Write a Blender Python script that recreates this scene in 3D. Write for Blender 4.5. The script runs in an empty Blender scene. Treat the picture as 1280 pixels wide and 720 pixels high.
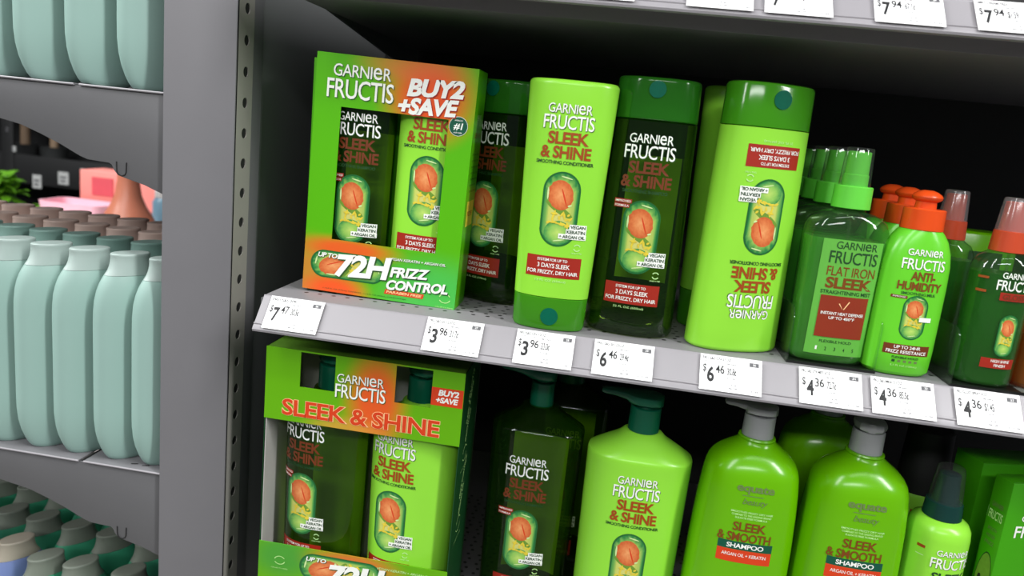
import bpy, bmesh, math, random
from mathutils import Matrix, Vector
random.seed(7)
sc = bpy.context.scene
COL = sc.collection
S = 1.25                      # height of the middle shelf above the shop floor; shelf-relative z is used below

# ------------------------------------------------------------------ camera, world, lights, exposure
cam_d = bpy.data.cameras.new('camera'); cam = bpy.data.objects.new('camera', cam_d); COL.objects.link(cam)
CR = ((0.9852464586, 0.1380689566, 0.1011255611), (0.1261763704, -0.1868068235, -0.9742600958), (-0.1156241301, 0.9726459653, -0.2014718011))
ax, ay, az = Vector(CR[0]), -Vector(CR[1]), -Vector(CR[2])
cm = Matrix((ax, ay, az)).transposed().to_4x4(); cm.translation = Vector((0.2755061, -0.6102967, 0.1594143 + S))
cam.matrix_world = cm
cam_d.sensor_width = 36.0; cam_d.lens = 966.8 * 36.0 / 1280.0
cam_d.clip_start = 0.02; cam_d.clip_end = 60
cam_d.dof.use_dof = True; cam_d.dof.focus_distance = 0.66; cam_d.dof.aperture_fstop = 7.0
sc.camera = cam
sc.view_settings.view_transform = 'Standard'; sc.view_settings.look = 'None'
sc.view_settings.gamma = 1.0; sc.view_settings.use_curve_mapping = False
sc.view_settings.exposure = -0.68
try:
    sc.cycles.transparent_max_bounces = 32
except Exception:
    pass
w = bpy.data.worlds.new('world'); sc.world = w; w.use_nodes = True
bg = w.node_tree.nodes['Background']; bg.inputs[0].default_value = (0.86, 0.93, 1.0, 1); bg.inputs[1].default_value = 0.20

def area_light(name, loc, target, sx, sy, power, color=(1, 1, 1)):
    d = bpy.data.lights.new(name, 'AREA'); d.shape = 'RECTANGLE'; d.size = sx; d.size_y = sy; d.energy = power; d.color = color
    o = bpy.data.objects.new(name, d); COL.objects.link(o); o.location = loc
    o.rotation_euler = (Vector(target) - Vector(loc)).to_track_quat('-Z', 'Y').to_euler()
    return o
LIGHTS = [  # rows of ceiling tubes above the aisle and past its end
    ('ceiling_tube_light', (1.2, -1.25, 3.5), (1.2, -1.25, 0), 2.4, 0.16, 22),
    ('ceiling_tube_light', (-1.5, -2.0, 3.5), (0.1, 0.0, 1.2), 0.25, 2.6, 82),
    ('ceiling_tube_light', (0.2, -4.2, 3.5), (0.3, 0.0, 1.2), 3.0, 0.3, 110),
    ('ceiling_tube_light', (-2.4, -0.4, 3.3), (-0.4, 0.1, 1.1), 0.4, 2.2, 160),
    ('ceiling_tube_light', (2.6, -1.6, 3.5), (0.2, 0.1, 1.2), 0.3, 2.4, 165),
    ('ceiling_tube_light', (-2.0, 1.9, 3.5), (-1.5, 1.7, 1.0), 1.6, 1.2, 60),
]
for a in LIGHTS: area_light(*a)

# ------------------------------------------------------------------ materials
def lin(c):
    return tuple((x / 255 / 12.92 if x / 255 <= 0.04045 else ((x / 255 + 0.055) / 1.055) ** 2.4) for x in c)
MATS = {}
def nt(name):
    m = bpy.data.materials.new(name); m.use_nodes = True; MATS[name] = m
    return m, m.node_tree, m.node_tree.nodes['Principled BSDF']
def link(t, a, b): t.links.new(a, b)
def mathn(t, op, a, b=None, clamp=False):
    n = t.nodes.new('ShaderNodeMath'); n.operation = op; n.use_clamp = clamp
    for i, v in enumerate((a, b)):
        if v is None: continue
        if isinstance(v, (int, float)): n.inputs[i].default_value = v
        else: t.links.new(v, n.inputs[i])
    return n.outputs[0]
def mixc(t, fac, a, b):
    n = t.nodes.new('ShaderNodeMix'); n.data_type = 'RGBA'
    for sock, v in ((n.inputs[0], fac), (n.inputs[6], a), (n.inputs[7], b)):
        if isinstance(v, (int, float)): sock.default_value = v
        elif isinstance(v, tuple): sock.default_value = (*v[:3], 1)
        else: t.links.new(v, sock)
    return n.outputs[2]
def noise(t, scale, detail=3, coord='Object'):
    tc = t.nodes.new('ShaderNodeTexCoord'); n = t.nodes.new('ShaderNodeTexNoise')
    n.inputs['Scale'].default_value = scale; n.inputs['Detail'].default_value = detail
    t.links.new(tc.outputs[coord], n.inputs['Vector'])
    return n.outputs['Fac']
def plain(name, rgb, rough=0.5, var=0.06, scale=60, metal=0.0, spec=0.5, coat=0.0, bump=0.0, bscale=400):
    m, t, p = nt(name); c = lin(rgb)
    f = noise(t, scale)
    lo = tuple(x * (1 - var) for x in c); hi = tuple(min(1, x * (1 + var)) for x in c)
    link(t, mixc(t, f, lo, hi), p.inputs['Base Color'])
    p.inputs['Roughness'].default_value = rough; p.inputs['Metallic'].default_value = metal
    p.inputs['Specular IOR Level'].default_value = spec; p.inputs['Coat Weight'].default_value = coat; p.inputs['Coat Roughness'].default_value = 0.08
    if bump:
        b = t.nodes.new('ShaderNodeBump'); b.inputs['Strength'].default_value = bump; b.inputs['Distance'].default_value = 0.0004
        link(t, noise(t, bscale, 2), b.inputs['Height']); link(t, b.outputs[0], p.inputs['Normal'])
    return m
def tinted(name, diffuse, tint, opacity, rough=0.12, spec=0.5):
    """clear coloured plastic: part of the light passes straight through, tinted"""
    m, t, p = nt(name)
    c = lin(diffuse); f = noise(t, 30)
    link(t, mixc(t, f, tuple(x * 0.93 for x in c), tuple(x * 1.07 for x in c)), p.inputs['Base Color'])
    p.inputs['Roughness'].default_value = 0.6; p.inputs['Specular IOR Level'].default_value = 0.0
    tr = t.nodes.new('ShaderNodeBsdfTransparent'); tr.inputs[0].default_value = (*lin(tint), 1)
    ms = t.nodes.new('ShaderNodeMixShader'); ms.inputs[0].default_value = opacity; link(t, tr.outputs[0], ms.inputs[1]); link(t, p.outputs[0], ms.inputs[2])
    gl = t.nodes.new('ShaderNodeBsdfGlossy'); gl.inputs['Roughness'].default_value = rough
    lw = t.nodes.new('ShaderNodeLayerWeight'); lw.inputs[0].default_value = 0.5
    fr = mathn(t, 'ADD', mathn(t, 'MULTIPLY', mathn(t, 'POWER', lw.outputs['Facing'], 4.0), 0.7), 0.045)
    m2 = t.nodes.new('ShaderNodeMixShader'); link(t, fr, m2.inputs[0]); link(t, ms.outputs[0], m2.inputs[1]); link(t, gl.outputs[0], m2.inputs[2])
    link(t, m2.outputs[0], t.nodes['Material Output'].inputs[0])
    return m
def blotches(name, base, spots, rough=0.35, spec=0.5, coat=0.0):
    """printed card whose ink fades between colours round given points (x, z, rx, rz, colour, strength)"""
    m, t, p = nt(name)
    tc = t.nodes.new('ShaderNodeTexCoord'); sep = t.nodes.new('ShaderNodeSeparateXYZ'); link(t, tc.outputs['Object'], sep.inputs[0])
    col = lin(base)
    for x, z, rx, rz, c, k in spots:
        dx = mathn(t, 'DIVIDE', mathn(t, 'SUBTRACT', sep.outputs[0], x), rx); dz = mathn(t, 'DIVIDE', mathn(t, 'SUBTRACT', sep.outputs[2], z), rz)
        d = mathn(t, 'SQRT', mathn(t, 'ADD', mathn(t, 'MULTIPLY', dx, dx), mathn(t, 'MULTIPLY', dz, dz)))
        mr = t.nodes.new('ShaderNodeMapRange'); mr.interpolation_type = 'SMOOTHSTEP'
        link(t, d, mr.inputs[0]); mr.inputs[1].default_value = 1.0; mr.inputs[2].default_value = 0.25; mr.inputs[3].default_value = 0; mr.inputs[4].default_value = k
        col = mixc(t, mr.outputs[0], col, lin(c))
    link(t, col, p.inputs['Base Color'])
    p.inputs['Roughness'].default_value = rough; p.inputs['Specular IOR Level'].default_value = spec; p.inputs['Coat Weight'].default_value = coat
    return m
def radial(name, stops, rough=0.3, nscale=6, namt=0.25):
    """printed picture: colour ramp from the centre (uv 0,0) to the rim (length 1)"""
    m, t, p = nt(name)
    tc = t.nodes.new('ShaderNodeTexCoord'); ln = t.nodes.new('ShaderNodeVectorMath'); ln.operation = 'LENGTH'; link(t, tc.outputs['UV'], ln.inputs[0])
    n = t.nodes.new('ShaderNodeTexNoise'); n.inputs['Scale'].default_value = nscale; link(t, tc.outputs['UV'], n.inputs['Vector'])
    v = mathn(t, 'ADD', ln.outputs['Value'], mathn(t, 'MULTIPLY', mathn(t, 'SUBTRACT', n.outputs['Fac'], 0.5), namt), True)
    r = t.nodes.new('ShaderNodeValToRGB'); e = r.color_ramp.elements
    for i, (pos, c) in enumerate(stops):
        q = e[i] if i < 2 else e.new(pos)
        q.position = pos; q.color = (*lin(c), 1)
    link(t, v, r.inputs[0]); link(t, r.outputs[0], p.inputs['Base Color']); p.inputs['Roughness'].default_value = rough
    return m

# shop fittings
plain('grey_paint', (113, 112, 115), 0.42, 0.04, 25, bump=0.04, bscale=900)
plain('grey_bracket', (100, 100, 102), 0.45, 0.05, 25)
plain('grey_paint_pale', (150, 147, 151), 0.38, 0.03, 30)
plain('grey_strip', (150, 147, 140), 0.5, 0.05, 40)
plain('dark_panel', (98, 100, 100), 0.6, 0.08, 12)
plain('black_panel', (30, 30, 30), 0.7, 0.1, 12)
plain('black', (10, 10, 10), 0.6)
plain('slot_dark', (22, 22, 22), 0.8)
plain('floor_vinyl', (120, 117, 112), 0.3, 0.08, 3)
plain('wall_paint', (60, 60, 62), 0.7, 0.05, 2)
plain('paper', (250, 250, 250), 0.55, 0.01)
plain('ink', (28, 28, 30), 0.6)
plain('ink_grey', (95, 95, 98), 0.6)
# perforated shelf deck
m, t, p = nt('shelf_deck')
tc = t.nodes.new('ShaderNodeTexCoord'); sp = t.nodes.new('ShaderNodeSeparateXYZ'); link(t, tc.outputs['Object'], sp.inputs[0])
def dots(sx, sy, ox, oy, r):
    fx = mathn(t, 'SUBTRACT', mathn(t, 'FRACT', mathn(t, 'DIVIDE', mathn(t, 'ADD', sp.outputs[0], ox + 10 * sx), sx)), 0.5)
    fy = mathn(t, 'SUBTRACT', mathn(t, 'FRACT', mathn(t, 'DIVIDE', mathn(t, 'ADD', sp.outputs[1], oy + 10 * sy), sy)), 0.5)
    fx = mathn(t, 'MULTIPLY', fx, sx); fy = mathn(t, 'MULTIPLY', fy, sy)
    d = mathn(t, 'SQRT', mathn(t, 'ADD', mathn(t, 'MULTIPLY', fx, fx), mathn(t, 'MULTIPLY', fy, fy)))
    return mathn(t, 'LESS_THAN', d, r)
hole = mathn(t, 'MAXIMUM', dots(0.0125, 0.018, 0, 0, 0.0019), dots(0.0125, 0.018, 0.003, 0.009, 0.0019))
band = mathn(t, 'MULTIPLY', mathn(t, 'GREATER_THAN', sp.outputs[1], 0.021), mathn(t, 'LESS_THAN', sp.outputs[1], 0.30))
band = mathn(t, 'MULTIPLY', band, mathn(t, 'GREATER_THAN', sp.outputs[0], 0.016))
topf = mathn(t, 'GREATER_THAN', sp.outputs[2], -0.001)
hole = mathn(t, 'MULTIPLY', mathn(t, 'MULTIPLY', hole, band), topf)
link(t, mixc(t, hole, lin((124, 122, 125)), lin((34, 34, 34))), p.inputs['Base Color']); p.inputs['Roughness'].default_value = 0.45
# bottles
plain('lime_plastic', (146, 222, 62), 0.27, 0.03, 20, spec=0.5)
plain('lime_deep', (102, 178, 2), 0.22, 0.03, 20, spec=0.55)
plain('lime_milk', (104, 208, 46), 0.27, 0.03, 20)
tinted('green_cap', (72, 160, 28), (120, 220, 70), 0.72, 0.14)
tinted('green_cap_deep', (46, 128, 30), (120, 190, 80), 0.56, 0.1)
plain('teal_disc', (0, 98, 74), 0.25, 0.1, 300)
tinted('shampoo_shell', (26, 62, 8), (186, 212, 120), 0.20, 0.08)
plain('back_label', (160, 190, 60), 0.5, 0.05)
plain('teal_pump', (8, 92, 66), 0.28, 0.05, 40)
plain('grey_pump', (166, 168, 170), 0.30, 0.05, 60, metal=0.2)
plain('dark_sprayer', (14, 56, 52), 0.3, 0.05)
tinted('clear_shell', (190, 215, 190), (236, 246, 236), 0.07, 0.06, 0.6)
tinted('clear_green_shell', (110, 160, 100), (222, 242, 214), 0.06, 0.07, 0.6)
tinted('green_liquid', (104, 190, 78), (165, 220, 130), 0.5, 0.2, 0.2)
tinted('dark_green_liquid', (44, 126, 30), (100, 180, 70), 0.42, 0.2, 0.2)
tinted('amber_shell', (190, 90, 10), (230, 140, 40), 0.5, 0.1)
plain('pale_label', (98, 178, 66), 0.45, 0.04)
plain('lime_sprayer', (104, 214, 70), 0.35, 0.03)
plain('orange_plastic', (226, 78, 24), 0.26, 0.04, 40)
plain('rust_plastic', (196, 72, 40), 0.3, 0.04, 40)
tinted('clear_overcap', (205, 205, 205), (240, 240, 240), 0.025, 0.06, 0.6)
tinted('haze_overcap', (205, 200, 200), (240, 236, 236), 0.17, 0.15, 0.6)
tinted('tray_clear', (150, 170, 150), (242, 248, 242), 0.025, 0.05, 0.5)
plain('tray_base', (24, 26, 24), 0.3)
plain('mint_plastic', (149, 180, 171), 0.42, 0.02, 15, spec=0.4)
plain('mint_cap', (172, 190, 184), 0.4, 0.03)
plain('mint_cap_deep', (138, 172, 162), 0.4, 0.04)
plain('brown_plastic', (166, 136, 122), 0.45, 0.04)
plain('brown_cap', (222, 196, 184), 0.45, 0.05)
plain('teal_plastic', (62, 160, 122), 0.4, 0.03, 15)
plain('teal_cap', (128, 136, 124), 0.45, 0.04)
plain('blue_plastic', (120, 138, 190), 0.4, 0.03)
plain('beige_cap', (176, 168, 152), 0.45, 0.04)
# inks and print
plain('print_white', (245, 247, 240), 0.45, 0.01)
plain('print_shadow', (40, 86, 30), 0.5, 0.05)
plain('print_orange', (158, 70, 12), 0.45, 0.03)
plain('print_brown', (122, 66, 10), 0.45, 0.03)
plain('print_red', (160, 34, 16), 0.45, 0.05)
plain('print_dullred', (112, 50, 16), 0.45, 0.05)
plain('print_green', (22, 70, 26), 0.5)
plain('print_pink', (226, 130, 140), 0.5)
plain('print_peach', (250, 196, 140), 0.5)
plain('print_grey', (104, 130, 70), 0.5)
plain('print_paleleaf', (190, 236, 150), 0.5)
plain('badge_green', (10, 84, 62), 0.4)
plain('tag_red', (214, 62, 20), 0.45)
plain('rust_panel', (140, 46, 20), 0.45)
plain('capsule_edge', (34, 104, 50), 0.3, 0.2, 200)
radial('capsule_fill', [(0.0, (226, 214, 130)), (1.0, (46, 130, 66)), (0.62, (196, 206, 100)), (0.84, (120, 178, 84))], 0.28, 3.0, 0.45)
radial('capsule_bubble', [(0.0, (190, 220, 110)), (1.0, (60, 144, 76)), (0.6, (140, 196, 90))], 0.28, 3.0, 0.4)
radial('peach_print', [(0.0, (238, 164, 104)), (1.0, (204, 96, 48)), (0.5, (224, 130, 74))], 0.35, 3.5, 0.8)
plain('leaf_print', (110, 150, 50), 0.4, 0.2, 300)
plain('flower_print', (226, 204, 62), 0.4, 0.15, 300)
plain('capsule_gleam', (206, 232, 160), 0.4)
# cartons
blotches('carton_small_front', (84, 178, 2), [
    (0.030, 0.176, 0.052, 0.050, (236, 76, 34), 0.95), (0.012, 0.200, 0.060, 0.018, (232, 110, 60), 0.6),
    (-0.062, 0.012, 0.060, 0.045, (214, 120, 50), 0.8), (-0.030, 0.040, 0.060, 0.014, (236, 84, 34), 0.9), (-0.040, 0.002, 0.040, 0.018, (240, 84, 30), 0.95),
    (0.050, 0.012, 0.070, 0.042, (74, 190, 80), 0.9)])
plain('carton_green', (84, 178, 2), 0.35, 0.04)
plain('carton_inner', (176, 176, 170), 0.7, 0.04)
blotches('carton_big_front', (98, 172, 3), [
    (0.012, 0.222, 0.036, 0.060, (232, 84, 34), 0.95), (-0.012, 0.192, 0.050, 0.016, (222, 150, 60), 0.7), (0.0, 0.062, 0.060, 0.020, (236, 90, 50), 0.8), (-0.066, 0.060, 0.04, 0.03, (60, 150, 60), 0.7)])
plain('carton_deep_green', (14, 66, 30), 0.4, 0.05)
plain('carton_lid', (70, 110, 24), 0.45, 0.06)
plain('box_green', (60, 152, 8), 0.35, 0.04)
plain('box_green_side', (54, 136, 14), 0.4, 0.05)
# far things
plain('pink_card', (250, 150, 140), 0.5, 0.04); plain('red_card', (214, 86, 96), 0.5, 0.06); plain('pale_pink', (246, 190, 205), 0.5, 0.04)
plain('terracotta', (196, 120, 94), 0.35, 0.06); plain('table_white', (220, 214, 212), 0.5); plain('blue_glass', (110, 150, 170), 0.3)
plain('rack_black', (26, 27, 28), 0.6, 0.1); plain('tag_grey', (190, 192, 190), 0.6, 0.12, 90); plain('wood', (150, 126, 102), 0.6, 0.12, 60)
plain('leaf_green', (96, 158, 26), 0.5, 0.25, 30); plain('pot_dark', (50, 52, 52), 0.6)

# ------------------------------------------------------------------ mesh builder
class MB:
    def __init__(self): self.v = []; self.f = []; self.mi = []; self.uv = []; self.mats = []
    def mat(self, m):
        if m not in self.mats: self.mats.append(m)
        return self.mats.index(m)
    def add(self, vs, fs, m, uvs=None):
        b = len(self.v); k = self.mat(m)
        self.v += [tuple(q) for q in vs]
        for f in fs:
            self.f.append([b + i for i in f]); self.mi.append(k)
            self.uv.append([uvs[i] for i in f] if uvs else None)
        return self
    def loft(self, rings, m, c0=True, c1=True):
        n = len(rings[0]); vs = [q for r in rings for q in r]; fs = []
        for j in range(len(rings) - 1):
            for i in range(n):
                a = j * n + i; b = j * n + (i + 1) % n
                fs.append((a, b, b + n, a + n))
        if c0: fs.append(tuple(reversed(range(n))))
        if c1: fs.append(tuple(range((len(rings) - 1) * n, len(rings) * n)))
        return self.add(vs, fs, m)
    def box(self, x0, x1, y0, y1, z0, z1, m):
        vs = [(x, y, z) for z in (z0, z1) for y in (y0, y1) for x in (x0, x1)]
        return self.add(vs, [(0, 2, 3, 1), (4, 5, 7, 6), (0, 1, 5, 4), (2, 6, 7, 3), (0, 4, 6, 2), (1, 3, 7, 5)], m)
    def oval(self, prof, m, cx=0, cy=0, seg=40, c0=True, c1=True):
        return self.loft([[(cx + x, cy + y, z) for x, y in oval_pts(a, b, n, seg)] for z, a, b, n in prof], m, c0, c1)
    def lathe(self, prof, m, cx=0, cy=0, seg=28, c0=True, c1=True):
        return self.oval([(z, r, r, 2) for z, r in prof], m, cx, cy, seg, c0, c1)
    def tube(self, pts, r, m, seg=8):
        pts = [Vector(p) for p in pts]; rings = []
        up = Vector((0, 1, 0.013))
        for i, q in enumerate(pts):
            d = (pts[min(i + 1, len(pts) - 1)] - pts[max(i - 1, 0)]).normalized()
            a = d.cross(up).normalized(); b = d.cross(a)
            rings.append([q + r * (math.cos(k * math.tau / seg) * a + math.sin(k * math.tau / seg) * b) for k in range(seg)])
        return self.loft(rings, m)
    def extrude_x(self, poly, x0, x1, m):      # poly of (y, z), anticlockwise seen from +x
        n = len(poly); vs = [(x0, y, z) for y, z in poly] + [(x1, y, z) for y, z in poly]
        fs = [(i, (i + 1) % n, n + (i + 1) % n, n + i) for i in range(n)] + [tuple(reversed(range(n))), tuple(range(n, 2 * n))]
        return self.add(vs, fs, m)
    def build(self, name, parent=None, bevel=0.0, angle=35, xf=None, smooth=True):
        me = bpy.data.meshes.new(name)
        vs = [tuple(xf @ Vector(q)) for q in self.v] if xf is not None else self.v
        me.from_pydata(vs, [], self.f)
        for mname in self.mats: me.materials.append(MATS[mname])
        for p_, k in zip(me.polygons, self.mi): p_.material_index = k; p_.use_smooth = smooth
        if any(self.uv):
            ul = me.uv_layers.new(name='UVMap')
            for p_, u in zip(me.polygons, self.uv):
                if u:
                    for li, q in zip(p_.loop_indices, u): ul.data[li].uv = q
        if bevel:
            bm = bmesh.new(); bm.from_mesh(me)
            bmesh.ops.remove_doubles(bm, verts=bm.verts, dist=1e-6)
            bmesh.ops.recalc_face_normals(bm, faces=bm.faces)
            ed = [e for e in bm.edges if len(e.link_faces) == 2 and e.calc_face_angle(0) > 0.5]
            bmesh.ops.bevel(bm, geom=ed, offset=bevel, segments=2, profile=0.5, affect='EDGES', clamp_overlap=True)
            bm.to_mesh(me); bm.free()
        if smooth: me.set_sharp_from_angle(angle=math.radians(angle))
        me.update()
        o = bpy.data.objects.new(name, me); COL.objects.link(o)
        if parent is not None: o.parent = parent
        return o

def oval_pts(a, b, n, seg):
    out = []
    for k in range(seg):
        t_ = math.tau * k / seg; c, s = math.cos(t_), math.sin(t_)
        out.append((a * math.copysign(abs(c) ** (2 / n), c), b * math.copysign(abs(s) ** (2 / n), s)))
    return out

class Oval:                                     # front surface of an oval body, to lay print on
    def __init__(self, prof): self.p = prof
    def y(self, x, z):
        p = self.p
        if z <= p[0][0]: q = p[0]
        elif z >= p[-1][0]: q = p[-1]
        else:
            for i in range(len(p) - 1):
                if p[i][0] <= z <= p[i + 1][0] and p[i + 1][0] > p[i][0]:
                    k = (z - p[i][0]) / (p[i + 1][0] - p[i][0]); q = tuple(p[i][j] * (1 - k) + p[i + 1][j] * k for j in range(4)); break
        _, a, b, n = q
        r = min(0.995, abs(x) / a)
        return -b * (1 - r ** n) ** (1 / n)
class Flat:
    def __init__(self, y): self.c = y
    def y(self, x, z): return self.c

_tc = {}
def glyphs(s, bold, shear):
    k = (s, bold, shear)
    if k not in _tc:
        c = bpy.data.curves.new('t', 'FONT'); c.body = s; c.offset = bold; c.shear = shear; c.fill_mode = 'FRONT'; c.resolution_u = 3
        c.space_character = 0.94
        o = bpy.data.objects.new('t', c); me = bpy.data.meshes.new_from_object(o)
        vs = [(v.co.x, v.co.y) for v in me.vertices]; fs = [tuple(p_.vertices) for p_ in me.polygons]
        bpy.data.objects.remove(o); bpy.data.curves.remove(c); bpy.data.meshes.remove(me)
        x0 = min(v[0] for v in vs); x1 = max(v[0] for v in vs); y0 = min(v[1] for v in vs); y1 = max(v[1] for v in vs)
        _tc[k] = ([((x - x0) / (x1 - x0) - 0.5, (y - y0) / (y1 - y0) - 0.5) for x, y in vs], fs)
    return _tc[k]
OFF = 0.00035
def write(mb, s, cx, cz, w_, h_, m, surf, bold=0.0, shear=0.0, rot=0.0, shadow=None, off=OFF, sd=0.0005):
    vs, fs = glyphs(s, bold, shear)
    c, n = math.cos(rot), math.sin(rot)
    def place(dx, dz, o):
        out = []
        for u, v in vs:
            x = cx + dx + u * w_ * c - v * h_ * n; z = cz + dz + u * w_ * n + v * h_ * c
            out.append((x, surf.y(x, z) - o, z))
        return out
    if shadow: mb.add(place(sd, -sd, off * 0.8), fs, shadow)
    mb.add(place(0, 0, off), fs, m)
def logo(mb, cx, cz, w_, h_, m, surf, **k):     # GARNIeR: the e is as tall as the capitals
    write(mb, 'GARNI', cx - w_ * 0.165, cz, w_ * 0.67, h_, m, surf, **k)
    write(mb, 'e', cx + w_ * 0.265, cz, w_ * 0.15, h_, m, surf, **k)
    write(mb, 'R', cx + w_ * 0.435, cz, w_ * 0.13, h_, m, surf, **k)
def patch(mb, x0, x1, z0, z1, m, surf, off=0.00015, nx=12, nz=3, slant=0.0):
    vs = []; fs = []
    for j in range(nz + 1):
        for i in range(nx + 1):
            z = z0 + (z1 - z0) * j / nz; x = x0 + (x1 - x0) * i / nx + slant * (j / nz - 0.5)
            vs.append((x, surf.y(x, z) - off, z))
    for j in range(nz):
        for i in range(nx):
            a = j * (nx + 1) + i; fs.append((a, a + 1, a + nx + 2, a + nx + 1))
    mb.add(vs, fs, m)
def blob(mb, pts, m, surf, off, rings=5, cx=0, cz=0):
    n = len(pts); vs = [(cx, surf.y(cx, cz) - off, cz)]; uv = [(0.0, 0.0)]; fs = []
    for r in range(1, rings + 1):
        k = r / rings
        for i, (x, z) in enumerate(pts):
            X = cx + (x - cx) * k; Z = cz + (z - cz) * k
            vs.append((X, surf.y(X, Z) - off, Z)); uv.append((k * math.cos(i * math.tau / n), k * math.sin(i * math.tau / n)))
    for i in range(n): fs.append((0, 1 + i, 1 + (i + 1) % n))
    for r in range(rings - 1):
        for i in range(n):
            a = 1 + r * n + i; b = 1 + r * n + (i + 1) % n; fs.append((a, a + n, b + n, b))
    mb.add(vs, fs, m, uv)
def ell(cx, cz, rx, rz, ang=0.0, n=28):
    c, s = math.cos(ang), math.sin(ang)
    return [(cx + rx * math.cos(t_) * c - rz * math.sin(t_) * s, cz + rx * math.cos(t_) * s + rz * math.sin(t_) * c) for t_ in (math.tau * k / n for k in range(n))]
def stadium(cx, cz, w_, h_, n=40):
    r = w_ / 2; d = h_ / 2 - r; out = []
    for k in range(n):
        t_ = math.tau * k / n; out.append((cx + r * math.cos(t_), cz + r * math.sin(t_) + (d if math.sin(t_) >= 0 else -d)))
    return out
class Turn:                                      # lets a capsule lie on its side
    def __init__(self, s, cx, cz): self.s, self.cx, self.cz = s, cx, cz
    def y(self, x, z): return self.s.y(x, z)
def capsule(mb, cx, cz, w_, h_, surf, side=False):
    tmp = MB(); o = 0.00012; st = 0.00004
    T = Flat(0)
    class Sub:
        def y(self, x, z):
            return surf.y(cx - z, cz + x) if side else surf.y(cx + x, cz + z)
    sf = Sub()
    blob(tmp, stadium(0, 0, w_, h_), 'capsule_edge', sf, o)
    blob(tmp, stadium(0, 0, w_ * 0.9, h_ * 0.95), 'capsule_fill', sf, o + st)
    blob(tmp, ell(0, -h_ * 0.31, w_ * 0.37, h_ * 0.16), 'capsule_bubble', sf, o + 2 * st, cx=0, cz=-h_ * 0.31)
    blob(tmp, ell(-w_ * 0.02, h_ * 0.0, w_ * 0.42, h_ * 0.05, -0.5), 'leaf_print', sf, o + 2 * st, cx=-w_ * 0.02, cz=0)
    pts = [(x * (1 + 0.06 * math.sin(3 * i)), z) for i, (x, z) in enumerate(ell(0, 0, w_ * 0.34, h_ * 0.2, 0.25))]
    blob(tmp, [(x - w_ * 0.02, z + h_ * 0.19) for x, z in pts], 'peach_print', sf, o + 3 * st, cx=-w_ * 0.02, cz=h_ * 0.19)
    blob(tmp, ell(w_ * 0.08, h_ * 0.17, w_ * 0.02, h_ * 0.12, 0.35, 12), 'tag_red', sf, o + 4 * st, 2, w_ * 0.08, h_ * 0.17)
    rr = random.Random(3)
    for k in range(22):
        fx = w_ * (rr.random() - 0.5) * 0.66; fz = -h_ * (0.05 + 0.16 * rr.random())
        blob(tmp, ell(fx, fz, w_ * (0.04 + 0.06 * rr.random()), h_ * 0.014, rr.random() * 3, 10), 'flower_print', sf, o + (4 + k * 0.3) * st, 2, fx, fz)
    for fx, fz, rx, rz, a in ((w_ * 0.1, h_ * 0.425, w_ * 0.2, h_ * 0.014, -0.2), (-w_ * 0.36, h_ * 0.2, w_ * 0.03, h_ * 0.12, 0), (w_ * 0.05, -h_ * 0.41, w_ * 0.2, h_ * 0.012, 0.2), (w_ * 0.25, h_ * 0.06, w_ * 0.07, h_ * 0.018, 0.4)):
        blob(tmp, ell(fx, fz, rx * 0.8, rz * 0.7, a, 12), 'capsule_gleam', sf, o + 8 * st, 2, fx, fz)
    vs = [(cx - z, y, cz + x) if side else (cx + x, y, cz + z) for x, y, z in tmp.v]
    base = len(mb.v); mb.v += vs
    for f, k, u in zip(tmp.f, tmp.mi, tmp.uv):
        mb.f.append([base + i for i in f]); mb.mi.append(mb.mat(tmp.mats[k])); mb.uv.append(u)

# ------------------------------------------------------------------ scene-tree helpers
def tag(o, label=None, cat=None, group=None, kind=None):
    if label: o['label'] = label
    if cat: o['category'] = cat
    if group: o['group'] = group
    if kind: o['kind'] = kind
    return o
def thing(name, label, cat, loc=(0, 0, 0), rot=(0, 0, 0), group=None):
    o = bpy.data.objects.new(name, None); COL.objects.link(o); o.empty_display_size = 0.02
    o.location = (loc[0], loc[1], loc[2] + S); o.rotation_euler = rot
    return tag(o, label, cat, group)
def dup(root, loc, rot, label, group=None):
    r = root.copy(); COL.objects.link(r); r.location = (loc[0], loc[1], loc[2] + S); r.rotation_euler = rot; r['label'] = label
    if group: r['group'] = group
    for ch in list(root.children):
        c = ch.copy(); COL.objects.link(c); c.parent = r
        for g in ch.children:
            d = g.copy(); COL.objects.link(d); d.parent = c
    return r
def structure(name, mb, bevel=0.0, z=S):
    o = mb.build(name, bevel=bevel); o.location.z = z; return tag(o, kind='structure')
ORD = ['first', 'second', 'third', 'fourth', 'fifth', 'sixth', 'seventh', 'eighth']

# ------------------------------------------------------------------ the setting
structure('floor', MB().box(-7, 4, -6, 6.2, -0.05, 0, 'floor_vinyl'), z=0)
structure('wall_back', MB().box(-7, 4, 6.0, 6.1, 0, 3.6, 'wall_paint'), z=0)
structure('wall_left', MB().box(-7.1, -7, -6, 6.2, 0, 3.6, 'wall_paint'), z=0)

# ------------------------------------------------------------------ shop fittings
XR = 1.25                                        # right end of the bay, outside the frame
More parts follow.
